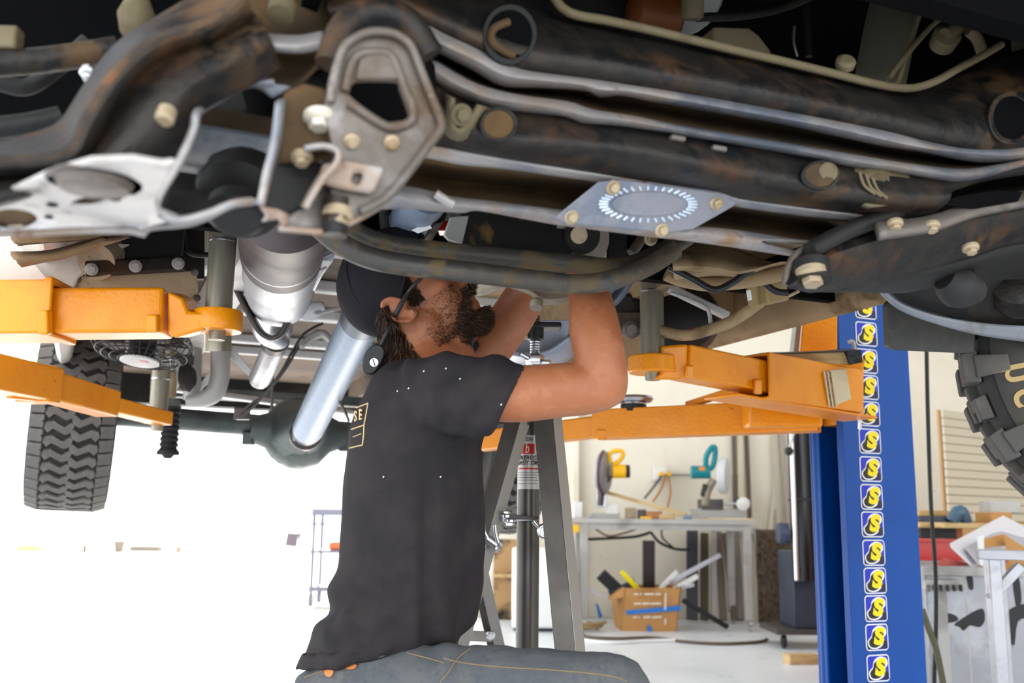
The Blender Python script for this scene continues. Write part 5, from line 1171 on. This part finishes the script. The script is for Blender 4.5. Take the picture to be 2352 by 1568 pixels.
# yellow chop saw
YS = empty('chop_saw', V((B(1392, 1190).x, by+.3, bzt)), 'yellow chop saw with a grey abrasive disc guard', 'saw')
dS = BD+.3
bx('saw_base', 1358, 1178, 1424, 1190, dS, .3, GREYP, YS); bx('saw_fence', 1392, 1158, 1420, 1180, dS, .04, WHITEP, YS); bx('saw_bracket', 1370, 1122, 1394, 1164, dS, .1, CHROME, YS)
sa = (RT*.92-FW*.38).normalized()
g = lathe('blade_guard', [(.03, -.04), (.17, -.035), (.18, -.02), (.18, .02), (.165, .03), (.05, .035)], W(1388, 1084, dS), sa, M('grey guard', (150, 152, 160), .35, .4), YS, seg=36)
tube('guard_rim', [W(1388, 1084, dS)-sa*.0+(x_*.182*cos(t)+y_*.182*sin(t)) for t in [pi*k/20*1.5+.3 for k in range(21)] for x_, y_, z_ in [perp(sa)]], .016, M('purple brown rim', (92, 60, 66), .5), g, seg=8)
tube('motor', [W(1406, 1082, dS), W(1436, 1082, dS)], .06, YEL, YS, seg=20); tube('motor_cap', [W(1436, 1082, dS), W(1446, 1082, dS)], .056, BLACKP, YS, seg=20)
tube('handle', [W(x, y, dS) for x, y in ((1402, 1062), (1400, 1044), (1410, 1036), (1428, 1036), (1430, 1048), (1420, 1060), (1408, 1066))], .02, YEL, YS, n=30)
tube('saw_arm', [W(1378, 1160, dS), W(1384, 1120, dS), W(1400, 1090, dS)], .03, GREYD, YS)
# teal mitre saw
TS = empty('mitre_saw', V((B(1650, 1190).x, by+.3, bzt)), 'teal mitre saw with a pale round guard', 'saw')
bx('saw_base', 1600, 1168, 1714, 1190, dS, .3, GREYP, TS); bx('saw_table', 1612, 1146, 1662, 1170, dS, .2, GREYD, TS)
lathe('knob', [(.02, 0), (.055, .005), (.058, .02), (.03, .03)], W(1706, 1156, dS-.05), -FW, WHITEP, TS); tube('vice_rod', [W(1664, 1158, dS), W(1706, 1156, dS)], .012, CHROME, TS)
sb = (RT*.94+FW*-.34).normalized()
lathe('blade_guard', [(.03, -.04), (.14, -.04), (.155, -.025), (.155, .025), (.14, .035), (.05, .04)], W(1662, 1092, dS), sb, M('pale grey guard', (206, 208, 212), .4), TS, seg=36)
tube('motor', [W(1588, 1084, dS), W(1630, 1084, dS)], .055, TEAL, TS, seg=20)
tube('handle', [W(x, y, dS) for x, y in ((1622, 1076), (1622, 1050), (1634, 1028), (1642, 1028), (1642, 1050), (1636, 1072), (1626, 1078))], .024, TEAL, TS, n=30)
tube('saw_arm', [W(1620, 1160, dS), W(1624, 1130, dS), W(1640, 1100, dS)], .035, CAST, TS); tube('spring', [W(1616, 1140, dS), W(1622, 1112, dS)], .03, BLACKP, TS)
bx('motor_label', 1606, 1072, 1620, 1080, dS-.06, .01, M('orange label', (232, 140, 40), .5), TS, bevel=0)
# cords under the bench
for k, pts in enumerate(([(1350, 1238), (1400, 1236), (1460, 1232), (1495, 1222)], [(1495, 1222), (1515, 1245), (1550, 1260), (1585, 1262)], [(1362, 1210), (1395, 1230), (1430, 1225), (1470, 1212)], [(1520, 1212), (1522, 1235), (1545, 1256)])):
    o = tube('power_cord', [W(x, y, BD+.2) for x, y in pts], .012 if k < 2 else .008, BLACKP if k != 2 else M('brown cord', (120, 84, 64), .6), None, n=24, seg=8)
    tag(o, ('thick black cord sagging under the left half of the workbench', 'thick black cord sagging under the right half of the workbench', 'brown cord looped below the bench top', 'thin black cord dropping below the bench top')[k], 'cord', 'cords under the workbench')
o = box('outlet_box', W(1522, 1086, 9.2)+V((0, .06, 0)), (.12, .08, .12), WHITEP, None); o.location.y += WY-.05-(W(1522, 1086, 9.2).y+.06); tag(o, 'white outlet box with yellow plugs on the rear wall', 'outlet box')
ob_y = WY-.09
for k, (pts, m_) in enumerate((([(1528, 1090), (1520, 1120), (1500, 1152)], M('orange brown cord', (190, 130, 70), .6)), ([(1535, 1092), (1540, 1130), (1533, 1165)], MATS['orange brown cord']), ([(1520, 1092), (1500, 1120), (1480, 1145)], GREYD))):
    o = tube('appliance_cord', [hity(x, y, ob_y-.02) for x, y in pts], .01, m_, None, n=16, seg=8); tag(o, ('orange cord hanging in the middle below the outlet box', 'tan cord hanging on the right below the outlet box', 'grey cord slanting left from the outlet box')[k], 'cord', 'cords at the outlet box')
for s in (-1, 1):
    pl = box('plug', hity(1528+s*9, 1088, ob_y-.03), (.04, .06, .035), YEL, o if False else None); tag(pl, 'yellow plug on the %s of the outlet box' % ('left' if s < 0 else 'right'), 'plug', 'plugs on the outlet box')
o = tube('conduit', [hity(1540, 1090, ob_y), hity(1600, 1090, ob_y)], .014, GREYP, None, seg=10); tag(o, 'short grey conduit running right from the outlet box', 'conduit')
o = bx('cord_reel', 1310, 1205, 1330, 1222, BD-.1, .06, YEL); tag(o, 'small yellow power strip at the left leg of the workbench', 'power strip')
# ---- cardboard box of offcuts under the bench
CB = empty('cardboard_box', V((W(1487, 1458, 8.15).x, W(1487, 1458, 8.15).y+.2, 0)), 'cardboard box of scrap strips under the workbench, sealed with blue tape', 'box')
cp = lambda x, y, d=8.1: W(x, y, d)
fr_ = [cp(1434, 1350), cp(1565, 1350), cp(1553, 1462), cp(1426, 1458)]
plate('front_panel', fr_, V((0, .012, 0)), CARD, CB)
plate('back_panel', [p+V((0, .42, 0)) for p in fr_], V((0, .012, 0)), CARD, CB)
plate('side_panel', [cp(1434, 1350), cp(1426, 1458), W(1412, 1440, 8.55), W(1404, 1376, 8.55)], V((.012, 0, 0)), CARD, CB)
plate('side_panel', [fr_[1], fr_[2], fr_[2]+V((0, .42, 0)), fr_[1]+V((0, .42, 0))], V((-.012, 0, 0)), CARD, CB)
plate('bottom_panel', [fr_[3]+V((0, 0, .005)), fr_[2]+V((0, 0, .005)), fr_[2]+V((0, .42, .005)), fr_[3]+V((0, .42, .005))], V((0, 0, .01)), CARD, CB)
plate('flap', [W(1396, 1378, 8.2), W(1434, 1372, 8.1), W(1434, 1350, 8.15), W(1404, 1362, 8.4)], V((0, 0, .012)), CARD, CB)
TAPE = M('blue tape', (40, 120, 206), .5)
plate('tape_strip', [cp(1437, 1402, 8.085), cp(1564, 1390, 8.085), cp(1563, 1402, 8.085), cp(1440, 1411, 8.085)], V((0, .004, 0)), TAPE, CB, bevel=0)
plate('tape_piece', [cp(1488, 1434, 8.085), cp(1496, 1440, 8.085), cp(1500, 1458, 8.085), cp(1486, 1458, 8.085)], V((0, .004, 0)), TAPE, CB, bevel=0)
BPR = M('white box print', (226, 214, 196), .8)
for y, segs in ((1364, ((1456, 1466), (1470, 1474), (1480, 1502), (1505, 1518))), (1386, ((1456, 1472), (1475, 1492), (1494, 1518))), (1417, ((1454, 1463), (1466, 1469), (1478, 1494), (1498, 1520)))):
    for x0, x1 in segs: plate('print_dash', [cp(x0, y-2, 8.085), cp(x1, y-2.5, 8.085), cp(x1, y+2, 8.085), cp(x0, y+2.5, 8.085)], V((0, .003, 0)), BPR, CB, bevel=0)
for y0, y1 in ((1362, 1400), (1420, 1434)): plate('print_dash', [cp(1527, y0, 8.08), cp(1531, y0, 8.08), cp(1530, y1, 8.08), cp(1526, y1, 8.08)], V((0, .003, 0)), BPR, CB, bevel=0)
def stick(name, x0, y0, x1, y1, d, w, h, mat, label, cat='metal strip', d1=None):
    o = beam(name, W(x0, y0, d), W(x1, y1, d1 or d), w, h, mat, None, up=FW); return tag(o, label, cat, 'scrap in the cardboard box')
stick('black_extrusion', 1490, 1440, 1490, 1242, 8.3, .1, .05, M('anodised black', (52, 48, 46), .4, .4), 'tall black extrusion standing in the cardboard box', 'extrusion')
stick('yellow_bar', 1482, 1370, 1427, 1312, 8.25, .04, .03, M('bright yellow bar', (246, 226, 10), .4), 'yellow bar sticking out of the cardboard box', 'bar')
stick('black_channel', 1430, 1365, 1380, 1318, 8.3, .1, .05, BLACKP, 'black channel at the left of the cardboard box', 'channel')
stick('black_channel', 1400, 1366, 1460, 1340, 8.28, .07, .05, NAVY, 'dark blue channel lying across the left corner of the cardboard box', 'channel')
stick('white_strip', 1515, 1352, 1556, 1312, 8.3, .035, .03, WHITEP, 'short white strip in the cardboard box', 'strip')
stick('white_strip', 1540, 1336, 1655, 1274, 8.3, .035, .03, M('pale aluminium strip', (206, 206, 216), .3, .6), 'long pale strip pointing right out of the cardboard box', 'strip')
stick('white_strip', 1556, 1348, 1603, 1322, 8.3, .04, .03, WHITEP, 'white angle strip at the right of the cardboard box', 'strip')
stick('white_strip', 1545, 1352, 1594, 1342, 8.3, .03, .03, MATS['pale aluminium strip'], 'flat pale strip lying low at the right of the cardboard box', 'strip')
stick('glass_strip', 1404, 1376, 1346, 1353, 8.3, .02, .01, MATS['pale aluminium strip'], 'thin glassy strip reaching left of the cardboard box', 'strip')
stick('black_rod', 1568, 1378, 1672, 1440, 8.2, .04, .03, BLACKP, 'black rod leaning from the box to the floor', 'rod')
# ---- stock leaning at the right of the bench
cols = [((1590, 1218), (1590, 1440), 26, (74, 76, 84)), ((1618, 1225), (1618, 1440), 18, (80, 74, 58)), ((1640, 1220), (1640, 1438), 12, (176, 172, 172)), ((1650, 1222), (1662, 1440), 15, (110, 96, 88)), ((1668, 1225), (1690, 1440), 18, (92, 84, 78)), ((1690, 1212), (1702, 1440), 14, (120, 112, 106))]
for k, ((x0, y0), (x1, y1), w, c) in enumerate(cols):
    o = beam('steel_length', hity(x0, y0, WY-.12), V((hity(x1, y1, WY-.45).x, WY-.45, .03)), w*9/FPX, .04, M('stock steel %d' % k, c, .5, .4), None, up=V((0, -1, 0)))
    tag(o, ('wide dark steel length leaning leftmost behind the workbench', 'olive steel length leaning second behind the workbench', 'pale steel length leaning behind the workbench', 'brown grey steel length leaning right of the pale one', 'slanting dark steel length leaning behind the right bench leg', 'rightmost grey steel length leaning behind the workbench')[k], 'steel length', 'steel lengths behind the workbench')
for k, (x0, y0, x1, y1, w, c) in enumerate(((1685, 985, 1690, 1190, 9, (98, 84, 70)), (1700, 990, 1702, 1195, 14, (206, 194, 172)), (1714, 990, 1722, 1190, 9, (88, 74, 62)), (1690, 1090, 1692, 1160, 16, (74, 72, 72)), (1778, 985, 1788, 1210, 12, (190, 180, 164)), (1795, 985, 1812, 1210, 14, (170, 160, 148)), (1786, 1080, 1768, 1230, 8, (206, 198, 184)), (1735, 1210, 1748, 1400, 9, (184, 176, 164)))):
    o = beam('wall_strip', hity(x0, y0, WY-.06), hity(x1, y1, WY-.1), w*9.3/FPX, .03, M('wall strip %d' % k, c, .6), None, up=V((0, -1, 0)))
    tag(o, ('dark brown strip upright behind the teal saw', 'cream board upright behind the teal saw', 'narrow brown strip right of the cream board', 'short dark grey plate behind the teal saw guard', 'pale strip upright on the wall left of the black cylinder', 'grey strip leaning beside the black cylinder', 'thin cream strip leaning across the wall', 'pale strip beside the mesh rack')[k], 'strip', 'strips along the rear wall')
MR = empty('mesh_rack', V((hity(1780, 1440, 8.9).x, 8.9, 0)), 'brown expanded-mesh rack standing between the workbench and the black cylinder', 'rack')
MESH = M('brown mesh steel', (112, 96, 80), .7, .2, [((70, 58, 48), 30, .45, .6, .8)])
mw = []
for k in range(13):
    x = 1750+k*6; a = hity(x, 1232, 8.9); mw.append(box_data(V((a.x, 8.9, (a.z+.03)/2)), V((.012, 0, 0)), V((0, .01, 0)), V((0, 0, a.z-.03))))
vs, fs = join(mw); mk('vertical_bars', vs, fs, MESH, MR, smooth=False)
for k in range(5): box('cross_bar', V((hity(1785, 1300, 8.9).x, 8.91, .12+.17*k)), (.32, .012, .05 if k == 2 else .015), MESH, MR)
box('back_sheet', V((hity(1785, 1300, 8.9).x, 8.96, .42)), (.33, .01, .8), MATS['brown mesh steel'], MR)
o = box('wall_rail', hity(1785, 1222, WY-.05), (.8, .06, .05), GREYP, None); tag(o, 'grey shelf rail on the rear wall above the mesh rack', 'rail')
# ---- black cylinder unit on its rolling cabinet
CU = empty('rolling_cylinder_unit', V((W(1838, 1470, 7.3).x, W(1838, 1470, 7.3).y, 0)), 'tall black and chrome cylinder on a rolling dark cabinet behind the blue post', 'shop machine')
cux, cuy = W(1834, 1200, 7.3).x, W(1834, 1200, 7.3).y
zc_ = lambda y: W(1850, y, 7.3).z
tube('cylinder', [V((cux, cuy-.1, zc_(1330))), V((cux, cuy-.1, zc_(975)))], .085, M('gloss black cylinder', (30, 30, 34), .18, .3), CU, seg=28)
tube('chrome_strip', [V((cux-.075, cuy-.17, zc_(1328))), V((cux-.075, cuy-.17, zc_(978)))], .018, CHROME, CU, seg=12)
lathe('cylinder_ring', [(.085, 0), (.092, .004), (.092, .02), (.085, .024)], V((cux, cuy-.1, zc_(1152))), ZH, BLACKP, CU, seg=28)
tube('lever', [W(1824, 990, 7.15), W(1812, 1034, 7.1)], .01, CHROME, CU); lathe('lever_knob', [(.01, -.03), (.03, -.015), (.032, .01), (.015, .03)], W(1812, 1036, 7.1), ZH, BLACKP, CU, seg=16)
lathe('port_knob', [(.02, 0), (.025, .004), (.022, .03)], W(1836, 1308, 7.1), -RT-FW, BLACKP, CU, seg=16)
lathe('gauge', [(.03, 0), (.075, .01), (.08, .06), (.07, .08)], W(1812, 1224, 7.2), -RT, M('blue black gauge', (56, 66, 88), .4), CU)
CABN = box('cabinet', V((cux+.1, cuy+.15, (zc_(1266)+.14)/2)), (.34, .4, zc_(1266)-.14), NAVY, CU, bevel=.01)
for y in (1375, 1415): box('cabinet_tab', W(1836, y, 7.18), (.04, .01, .012), GREYP, CABN)
box('dolly', V((cux+.05, cuy+.15, .12)), (.52, .5, .04), GREYD, CU)
for s in (-1, 1): lathe('caster', [(.03, -.015), (.045, -.012), (.045, .012), (.03, .015)], V((cux+.05+s*.2, cuy-.05, .05)), V((1, 0, 0)), BLACKP, CU, seg=16)
p = hitz(1838, 1526, 0); o = box('wood_offcut', p+V((.02, .05, .03)), (.2, .1, .06), WOOD, None, rz=.2); tag(o, 'pine block lying on the floor left of the blue post', 'wood block')
# ---- white heater, scorched board and switch at the left of the bench
HT = empty('white_appliance', V((W(1243, 1460, 8.0).x, W(1243, 1460, 8.0).y+.2, 0)), 'white metal cabinet with a dark plinth behind the jack stand', 'cabinet')
bx('body', 1176, 1262, 1312, 1440, 8.0, .4, WHITEP, HT, bevel=.02); bx('plinth', 1180, 1438, 1308, 1468, 8.02, .36, NAVY, HT)
o = bx('scorched_board', 1133, 1240, 1192, 1446, 8.9, .05, M('scorched plywood', (176, 140, 96), .7, 0, [((34, 28, 26), 2.2, .5, .62, .8)])); tag(o, 'scorched plywood board standing behind the jack stand', 'board')
box('shelf_edge', W(1162, 1322, 8.88), (.24, .06, .03), WOOD, o)
o = bx('switch_box', 1128, 1292, 1148, 1330, 9.2, .06, WHITEP); tag(o, 'white switch box by the garage door jamb', 'switch box')
# ---- extension lead along the floor
def fl_pt(x, y, r=.012): q = hitz(x, y, r); return q
o = tube('extension_lead', [fl_pt(x, y) for x, y in ((1335, 1450), (1350, 1462), (1420, 1466), (1500, 1464), (1580, 1474), (1660, 1478), (1740, 1474), (1762, 1468))], .012, M('dark brown lead', (92, 76, 62), .6), None, n=50, seg=8); tag(o, 'dark extension lead snaking along the floor below the workbench', 'cord')
o = tube('hose_coil', [V((fl_pt(1345, 1445).x+.1*cos(t)*(1+.05*t), fl_pt(1345, 1445).y+.1*sin(t), .02+.004*t)) for t in [.5*k for k in range(26)]], .014, M('tan hose', (150, 124, 84), .6), None, n=80, seg=8); tag(o, 'coil of tan hose on the floor at the left bench leg', 'hose')
o = tube('white_lead', [fl_pt(x, y) for x, y in ((1330, 1470), (1400, 1476), (1480, 1472), (1570, 1470))], .014, WHITEP, None, n=30, seg=8); tag(o, 'white lead on the floor in front of the cardboard box', 'cord')
o = plate('blue_tape_scrap', [hity(x, y, WY-.1) for x, y in ((1368, 1385), (1374, 1388), (1384, 1415), (1376, 1420))], V((0, .01, 0)), TAPE, None, bevel=0); tag(o, 'strip of blue tape stuck behind the cardboard box', 'tape')
# ================================================================ right edge of the shop
SLW = empty('slatwall', V((W(2250, 1190, 6.9).x, W(2250, 1190, 6.9).y, 0)), 'cream slatwall panel standing behind the red toolbox', 'slatwall')
sl0 = W(2163, 940, 6.8); sld = V((.81, .59, 0)); SLAT = M('cream slat board', (206, 194, 172), .6); GRV = M('slat groove brown', (190, 150, 100), .8)
zt, zbm = sl0.z, W(2163, 1196, 6.8).z
box('backing', V((sl0.x, sl0.y, 0))+sld*.9+V((.59, -.81, 0))*-.03+ZH*(zt/2), (1.8, .02, zt), GRV, SLW, axes=(sld, V((-.59, .81, 0)), ZH))
for k in range(13):
    h = (zt-zbm)/13; z = zt-h*(k+.5)
    box('slat', V((sl0.x, sl0.y, z))+sld*.9, (1.8, .02, h*.93), SLAT, SLW, axes=(sld, V((-.59, .81, 0)), ZH), bevel=.003)
o = tube('conduit', [V((W(2118, 800, 6.5).x, W(2118, 800, 6.5).y, 0)), V((W(2118, 800, 6.5).x, W(2118, 800, 6.5).y, 3.5))], .03, WHITEP, None); bpy.data.objects.remove(o)
# metal chest with worn paint
MC = empty('metal_chest', V((W(2240, 1568, 4.6).x, W(2240, 1568, 4.6).y, 0)), 'large bare metal chest with black peeling paint at the right edge', 'metal chest')
PEEL = M('bare metal with peeled black paint', (150, 150, 156), .38, .5, [((90, 90, 94), 2.6, .62, .66, .6), ((176, 176, 182), 3, .5, .7, .35), ((140, 138, 138), 9, .55, .7, .5)], (30, .05))
c0 = W(2122, 1300, 4.5); hh0 = c0.z
box('body', V((c0.x+.55, c0.y+.35, hh0/2)), (1.1, .7, hh0), PEEL, MC, bevel=.01)
box('top_lip', V((c0.x+.55, c0.y-.01, hh0-.02)), (1.12, .03, .04), GREYP, MC)
box('corner_post', W(2165, 1460, 4.46), (.05, .03, .5), GREYP, MC); box('corner_post', W(2222, 1450, 4.46), (.012, .02, .5), GREYP, MC)
sg = bx('step_ledge', 2126, 1332, 2214, 1356, 4.42, .08, GREYP, MC)
for k in range(6): box('ledge_rib', W(2132+k*15, 1350, 4.40), (.006, .03, .03), GREYD, MC)
PATCH = M('black paint remnant', (40, 40, 42), .6)
for pts in ([(2160, 1418), (2178, 1408), (2196, 1414), (2200, 1424), (2182, 1430), (2164, 1428)], [(2192, 1434), (2210, 1420), (2236, 1404), (2258, 1398), (2262, 1424), (2250, 1440), (2228, 1436), (2214, 1448), (2204, 1440)], [(2300, 1426), (2318, 1400), (2352, 1386), (2380, 1392), (2380, 1420), (2340, 1424), (2330, 1480), (2318, 1470), (2310, 1440)], [(2220, 1322), (2232, 1318), (2236, 1350), (2226, 1352)], [(2326, 1330), (2340, 1326), (2346, 1380), (2334, 1392)]):
    pl_ = smooth_loop([hity(x, y, c0.y-.0005) for x, y in pts], 30); plate('paint_patch', pl_, V((0, -.0012, 0)), PATCH, MC, bevel=0)
# aluminium frame stand in front
AF = empty('aluminium_frame', V((W(2276, 1568, 3.6).x, W(2276, 1568, 3.6).y, 0)), 'welded aluminium frame stand in front of the metal chest', 'frame')
ALF = M('raw aluminium frame', (172, 172, 178), .38, .65, [((160, 156, 156), 10, .5, .7, .5)])
f0 = W(2262, 1274, 3.6)
beam('top_rail', W(2244, 1272, 3.6), W(2500, 1280, 3.5), .06, .035, ALF, AF)
beam('leg', V((f0.x+.025, f0.y, 0)), V((f0.x+.025, f0.y, f0.z)), .045, .045, ALF, AF, up=RT); beam('leg', V((f0.x+.37, f0.y-.1, 0)), V((f0.x+.37, f0.y-.1, f0.z)), .045, .045, ALF, AF, up=RT)
beam('brace', W(2272, 1376, 3.58), W(2345, 1298, 3.58), .035, .035, ALF, AF)
for s in (0, .345): beam('leg', V((f0.x+.235+s, f0.y+.4, 0)), V((f0.x+.235+s, f0.y+.4, f0.z)), .045, .045, ALF, AF, up=RT); beam('side_rail', V((f0.x+.025+s, f0.y-s*.3, f0.z)), V((f0.x+.235+s, f0.y+.4, f0.z)), .045, .035, ALF, AF)
# red toolbox with clutter
RB = empty('toolbox', V((W(2165, 1290, 5.6).x, W(2165, 1290, 5.6).y, 0)), 'open red toolbox behind the metal chest', 'toolbox')
rz0 = W(2165, 1292, 5.6).z; r0 = W(2112, 1240, 5.6)
box('stand', V((r0.x+.3, r0.y+.35, rz0/2)), (.7, .36, rz0), REDP, RB, bevel=.008)
box('tray', V((r0.x+.3, r0.y+.15, (rz0+r0.z)/2)), (.7, .4, r0.z-rz0), REDP, RB, bevel=.01); box('tray_rim', V((r0.x+.3, r0.y-.06, r0.z)), (.72, .02, .02), REDP, RB)
def top(name, x0, y0, x1, y1, mat, label, cat, d=5.6, dep=.15):
    return tag(bx(name, x0, y0, x1, y1, d, dep, mat), label, cat)
top('pine_strip', 2112, 1199, 2195, 1212, WOOD, 'pine strip lying on the toolbox clutter', 'wood strip')
top('tool_case', 2114, 1212, 2200, 1236, BLACKP, 'black tool case in the red toolbox', 'tool case')
top('tool_bag', 2114, 1185, 2190, 1199, NAVY, 'dark tool bag above the pine strip', 'tool bag', 5.62)
top('wood_block', 2112, 1172, 2180, 1185, M('tan timber', (200, 160, 104), .7), 'tan timber lying behind the tool bag', 'wood block', 5.75)
top('spray_can', 2196, 1212, 2212, 1236, M('orange can', (206, 110, 60), .5), 'orange can beside the black tool case', 'can')
GR = empty('angle_grinder', W(2205, 1200, 5.6), 'blue angle grinder on top of the toolbox clutter', 'grinder')
tube('grinder_body', dd([(2186, 1198), (2205, 1175), (2222, 1200)], 5.6), [.035, .04, .03], M('grinder blue', (70, 96, 120), .4), GR); tube('grinder_hose', dd([(2190, 1180), (2200, 1164), (2214, 1172), (2222, 1190)], 5.6), .012, DRIVE, GR)
# pale panel and open carton on the chest
o = plate('pale_panel', dd([(2183, 1258), (2308, 1192), (2400, 1240), (2232, 1304)], [4.6, 4.9, 4.9, 4.5]), V((0, .01, .02)), M('pale grey panel', (214, 210, 214), .5), None, bevel=.004); tag(o, 'pale grey moulded panel leaning on the metal chest', 'panel')
plate('panel_inset', dd([(2215, 1258), (2306, 1210), (2380, 1245), (2244, 1294)], [4.57, 4.85, 4.85, 4.48]), V((0, -.004, 0)), M('panel grey inset', (176, 172, 180), .5), o, bevel=.002)
CT = empty('carton', W(2300, 1292, 4.45), 'open brown carton standing on the metal chest', 'box')
plate('front_side', dd([(2244, 1232), (2260, 1228), (2262, 1302), (2250, 1296)], 4.3), V((.004, .01, 0)), WHITEP, CT)
plate('back_side', dd([(2250, 1240), (2306, 1226), (2320, 1252), (2262, 1258)], 4.5), V((0, .008, 0)), CARD, CT); plate('right_side', dd([(2306, 1226), (2352, 1255), (2352, 1310), (2320, 1304)], 4.45), V((0, .008, 0)), CARD, CT)
plate('near_side', dd([(2262, 1290), (2352, 1294), (2352, 1312), (2264, 1306)], 4.3), V((0, .008, 0)), CARD, CT)
o = bx('shelf_carton', 2278, 1176, 2325, 1204, 5.5, .2, CARD); tag(o, 'small brown carton on the shelf below the slatwall', 'box')
o = bx('wall_shelf', 2170, 1202, 2420, 1214, 5.4, .4, WOOD); tag(o, 'wooden shelf below the slatwall', 'shelf')
o = bx('shelf_tool', 2276, 1150, 2345, 1178, 5.6, .15, GREYP); tag(o, 'grey tool case on the shelf under the slats', 'tool case')
o = plate('red_folder', dd([(2152, 1296), (2170, 1284), (2232, 1298), (2160, 1300)], 4.6), V((0, 0, .006)), M('red folder', (196, 92, 84), .5), None, bevel=0); tag(o, 'flat red folder on the metal chest', 'folder')
# hanging black cable and olive hose
o = tube('hanging_cable', dd([(2126, 640), (2130, 900), (2138, 1150), (2148, 1300), (2150, 1420), (2146, 1560), (2150, 1640)], [3.9]*7), .008, BLACKP, None, n=50); tag(o, 'black cable hanging beside the blue post', 'cable')
o = tube('olive_hose', dd([(2118, 1400), (2132, 1440), (2150, 1490), (2166, 1568), (2180, 1660)], 3.7), .012, M('olive hose', (92, 88, 66), .6), None, n=40); tag(o, 'olive hose curving down behind the blue post', 'hose')
# ================================================================ left: open door and yard
CT2 = empty('utility_cart', V((W(760, 1390, 9.9).x, W(760, 1390, 9.9).y, 0)), 'grey utility cart on casters outside the open door', 'cart')
ca = W(713, 1390, 9.9); cb_ = ca.x+.75; cy = ca.y
CARTM = M('cart grey blue steel', (120, 120, 136), .5, .2)
zy = lambda y: W(760, y, 9.9).z
for x in (ca.x, cb_):
    for yy in (0, .45): box('post', V((x, cy+yy, (zy(1170)+.1)/2)), (.03, .03, zy(1170)-.1), CARTM, CT2)
for y, h in ((1176, .07), (1204, .02), (1268, .03), (1353, .05)): box('shelf', V((ca.x+.375, cy+.22, zy(y))), (.8, .5, h), CARTM, CT2)
for x in (ca.x, cb_):
    for yy in (0, .45): lathe('caster', [(.03, -.02), (.06, -.018), (.06, .018), (.03, .02)], V((x, cy+yy, .06)), V((1, 0, 0)), CARTM, CT2, seg=18)
o = box('rag_pile', V((ca.x+.28, cy+.15, zy(1262)+.03)), (.28, .2, .08), M('orange rag', (226, 120, 80), .8), None, bevel=.03, seg=4); tag(o, 'orange rag pile on the middle shelf of the cart', 'rag')
o = plate('sign_board', dd([(660, 1223), (686, 1225), (680, 1256), (654, 1253)], 9.95), V((0, .02, 0)), M('dark sign', (110, 98, 108), .6), None); tag(o, 'small dark board hanging left of the cart', 'board')
SBP = box('sign_post', V((W(688, 1240, 9.97).x, W(688, 1240, 9.97).y, .55)), (.02, .02, 1.1), CARTM, o)
def yard(name, x0, x1, ybase, h, c, label, cat, shape='box'):
    p = hitz((x0+x1)/2, ybase, -.015); d = (p-CAM).dot(FW); w = (x1-x0)*d/FPX; hgt = h*d/FPX; m = M(name+' colour', c, .8)
    if shape == 'box': o = box(name, p+V((0, w*.2, hgt/2)), (w, w*.4, hgt), m, None, bevel=.02)
    else: o = lathe(name, [(w*.36, 0), (w*.5, hgt*.9), (w*.52, hgt), (w*.46, hgt*.98)], p, ZH, m, None, seg=18)
    return tag(o, label, cat)
yard('bucket', 260, 285, 1268, 26, (120, 110, 100), 'brown bucket out in the yard', 'bucket', 'lathe'); yard('plank_stack', 296, 364, 1266, 12, (120, 110, 100), 'stack of planks beside the brown bucket', 'planks')
yard('flower_pot', 402, 418, 1269, 14, (150, 120, 110), 'clay pot right of the plank stack', 'pot', 'lathe'); yard('garden_bag', 38, 88, 1266, 14, (170, 190, 120), 'green garden bag at the left of the yard', 'bag')
yard('standpipe', 188, 197, 1270, 18, (110, 90, 80), 'short standpipe in the yard', 'pipe')
# tree beyond the yard
tp = hitz(150, 1240, -.015); TRE = empty('tree', tp, 'pale sunlit tree beyond the yard', 'tree')
td = (tp-CAM).length; tc = tp+V((-.6, 0, td*.145))
tube('trunk', [tp, tp+V((0, 0, td*.08)), tc], [td*.006, td*.004, td*.002], M('glare pale bark', (226, 220, 208), .9), TRE)  # bark whitened, the overexposed daylight is in its colour
rr = random.Random(5); lv = []; lf = []
for k in range(1500):
    d = V((rr.gauss(0, 1), rr.gauss(0, 1), rr.gauss(0, 1))).normalized()*(rr.random()**.4)*td*.035; c = tc+V((d.x, d.y, d.z*.9)); a = V((rr.uniform(-1, 1), rr.uniform(-1, 1), rr.uniform(-1, 1))).normalized()*td*.003; b = a.cross(V((rr.uniform(-1, 1), rr.uniform(-1, 1), rr.uniform(-1, 1)))).normalized()*td*.002
    i = len(lv); lv += [c-a, c+b, c+a, c-b]; lf.append((i, i+1, i+2, i+3))
tag(mk('leaves', lv, lf, M('leaf green', (170, 200, 90), .6), TRE, smooth=False), kind='stuff')
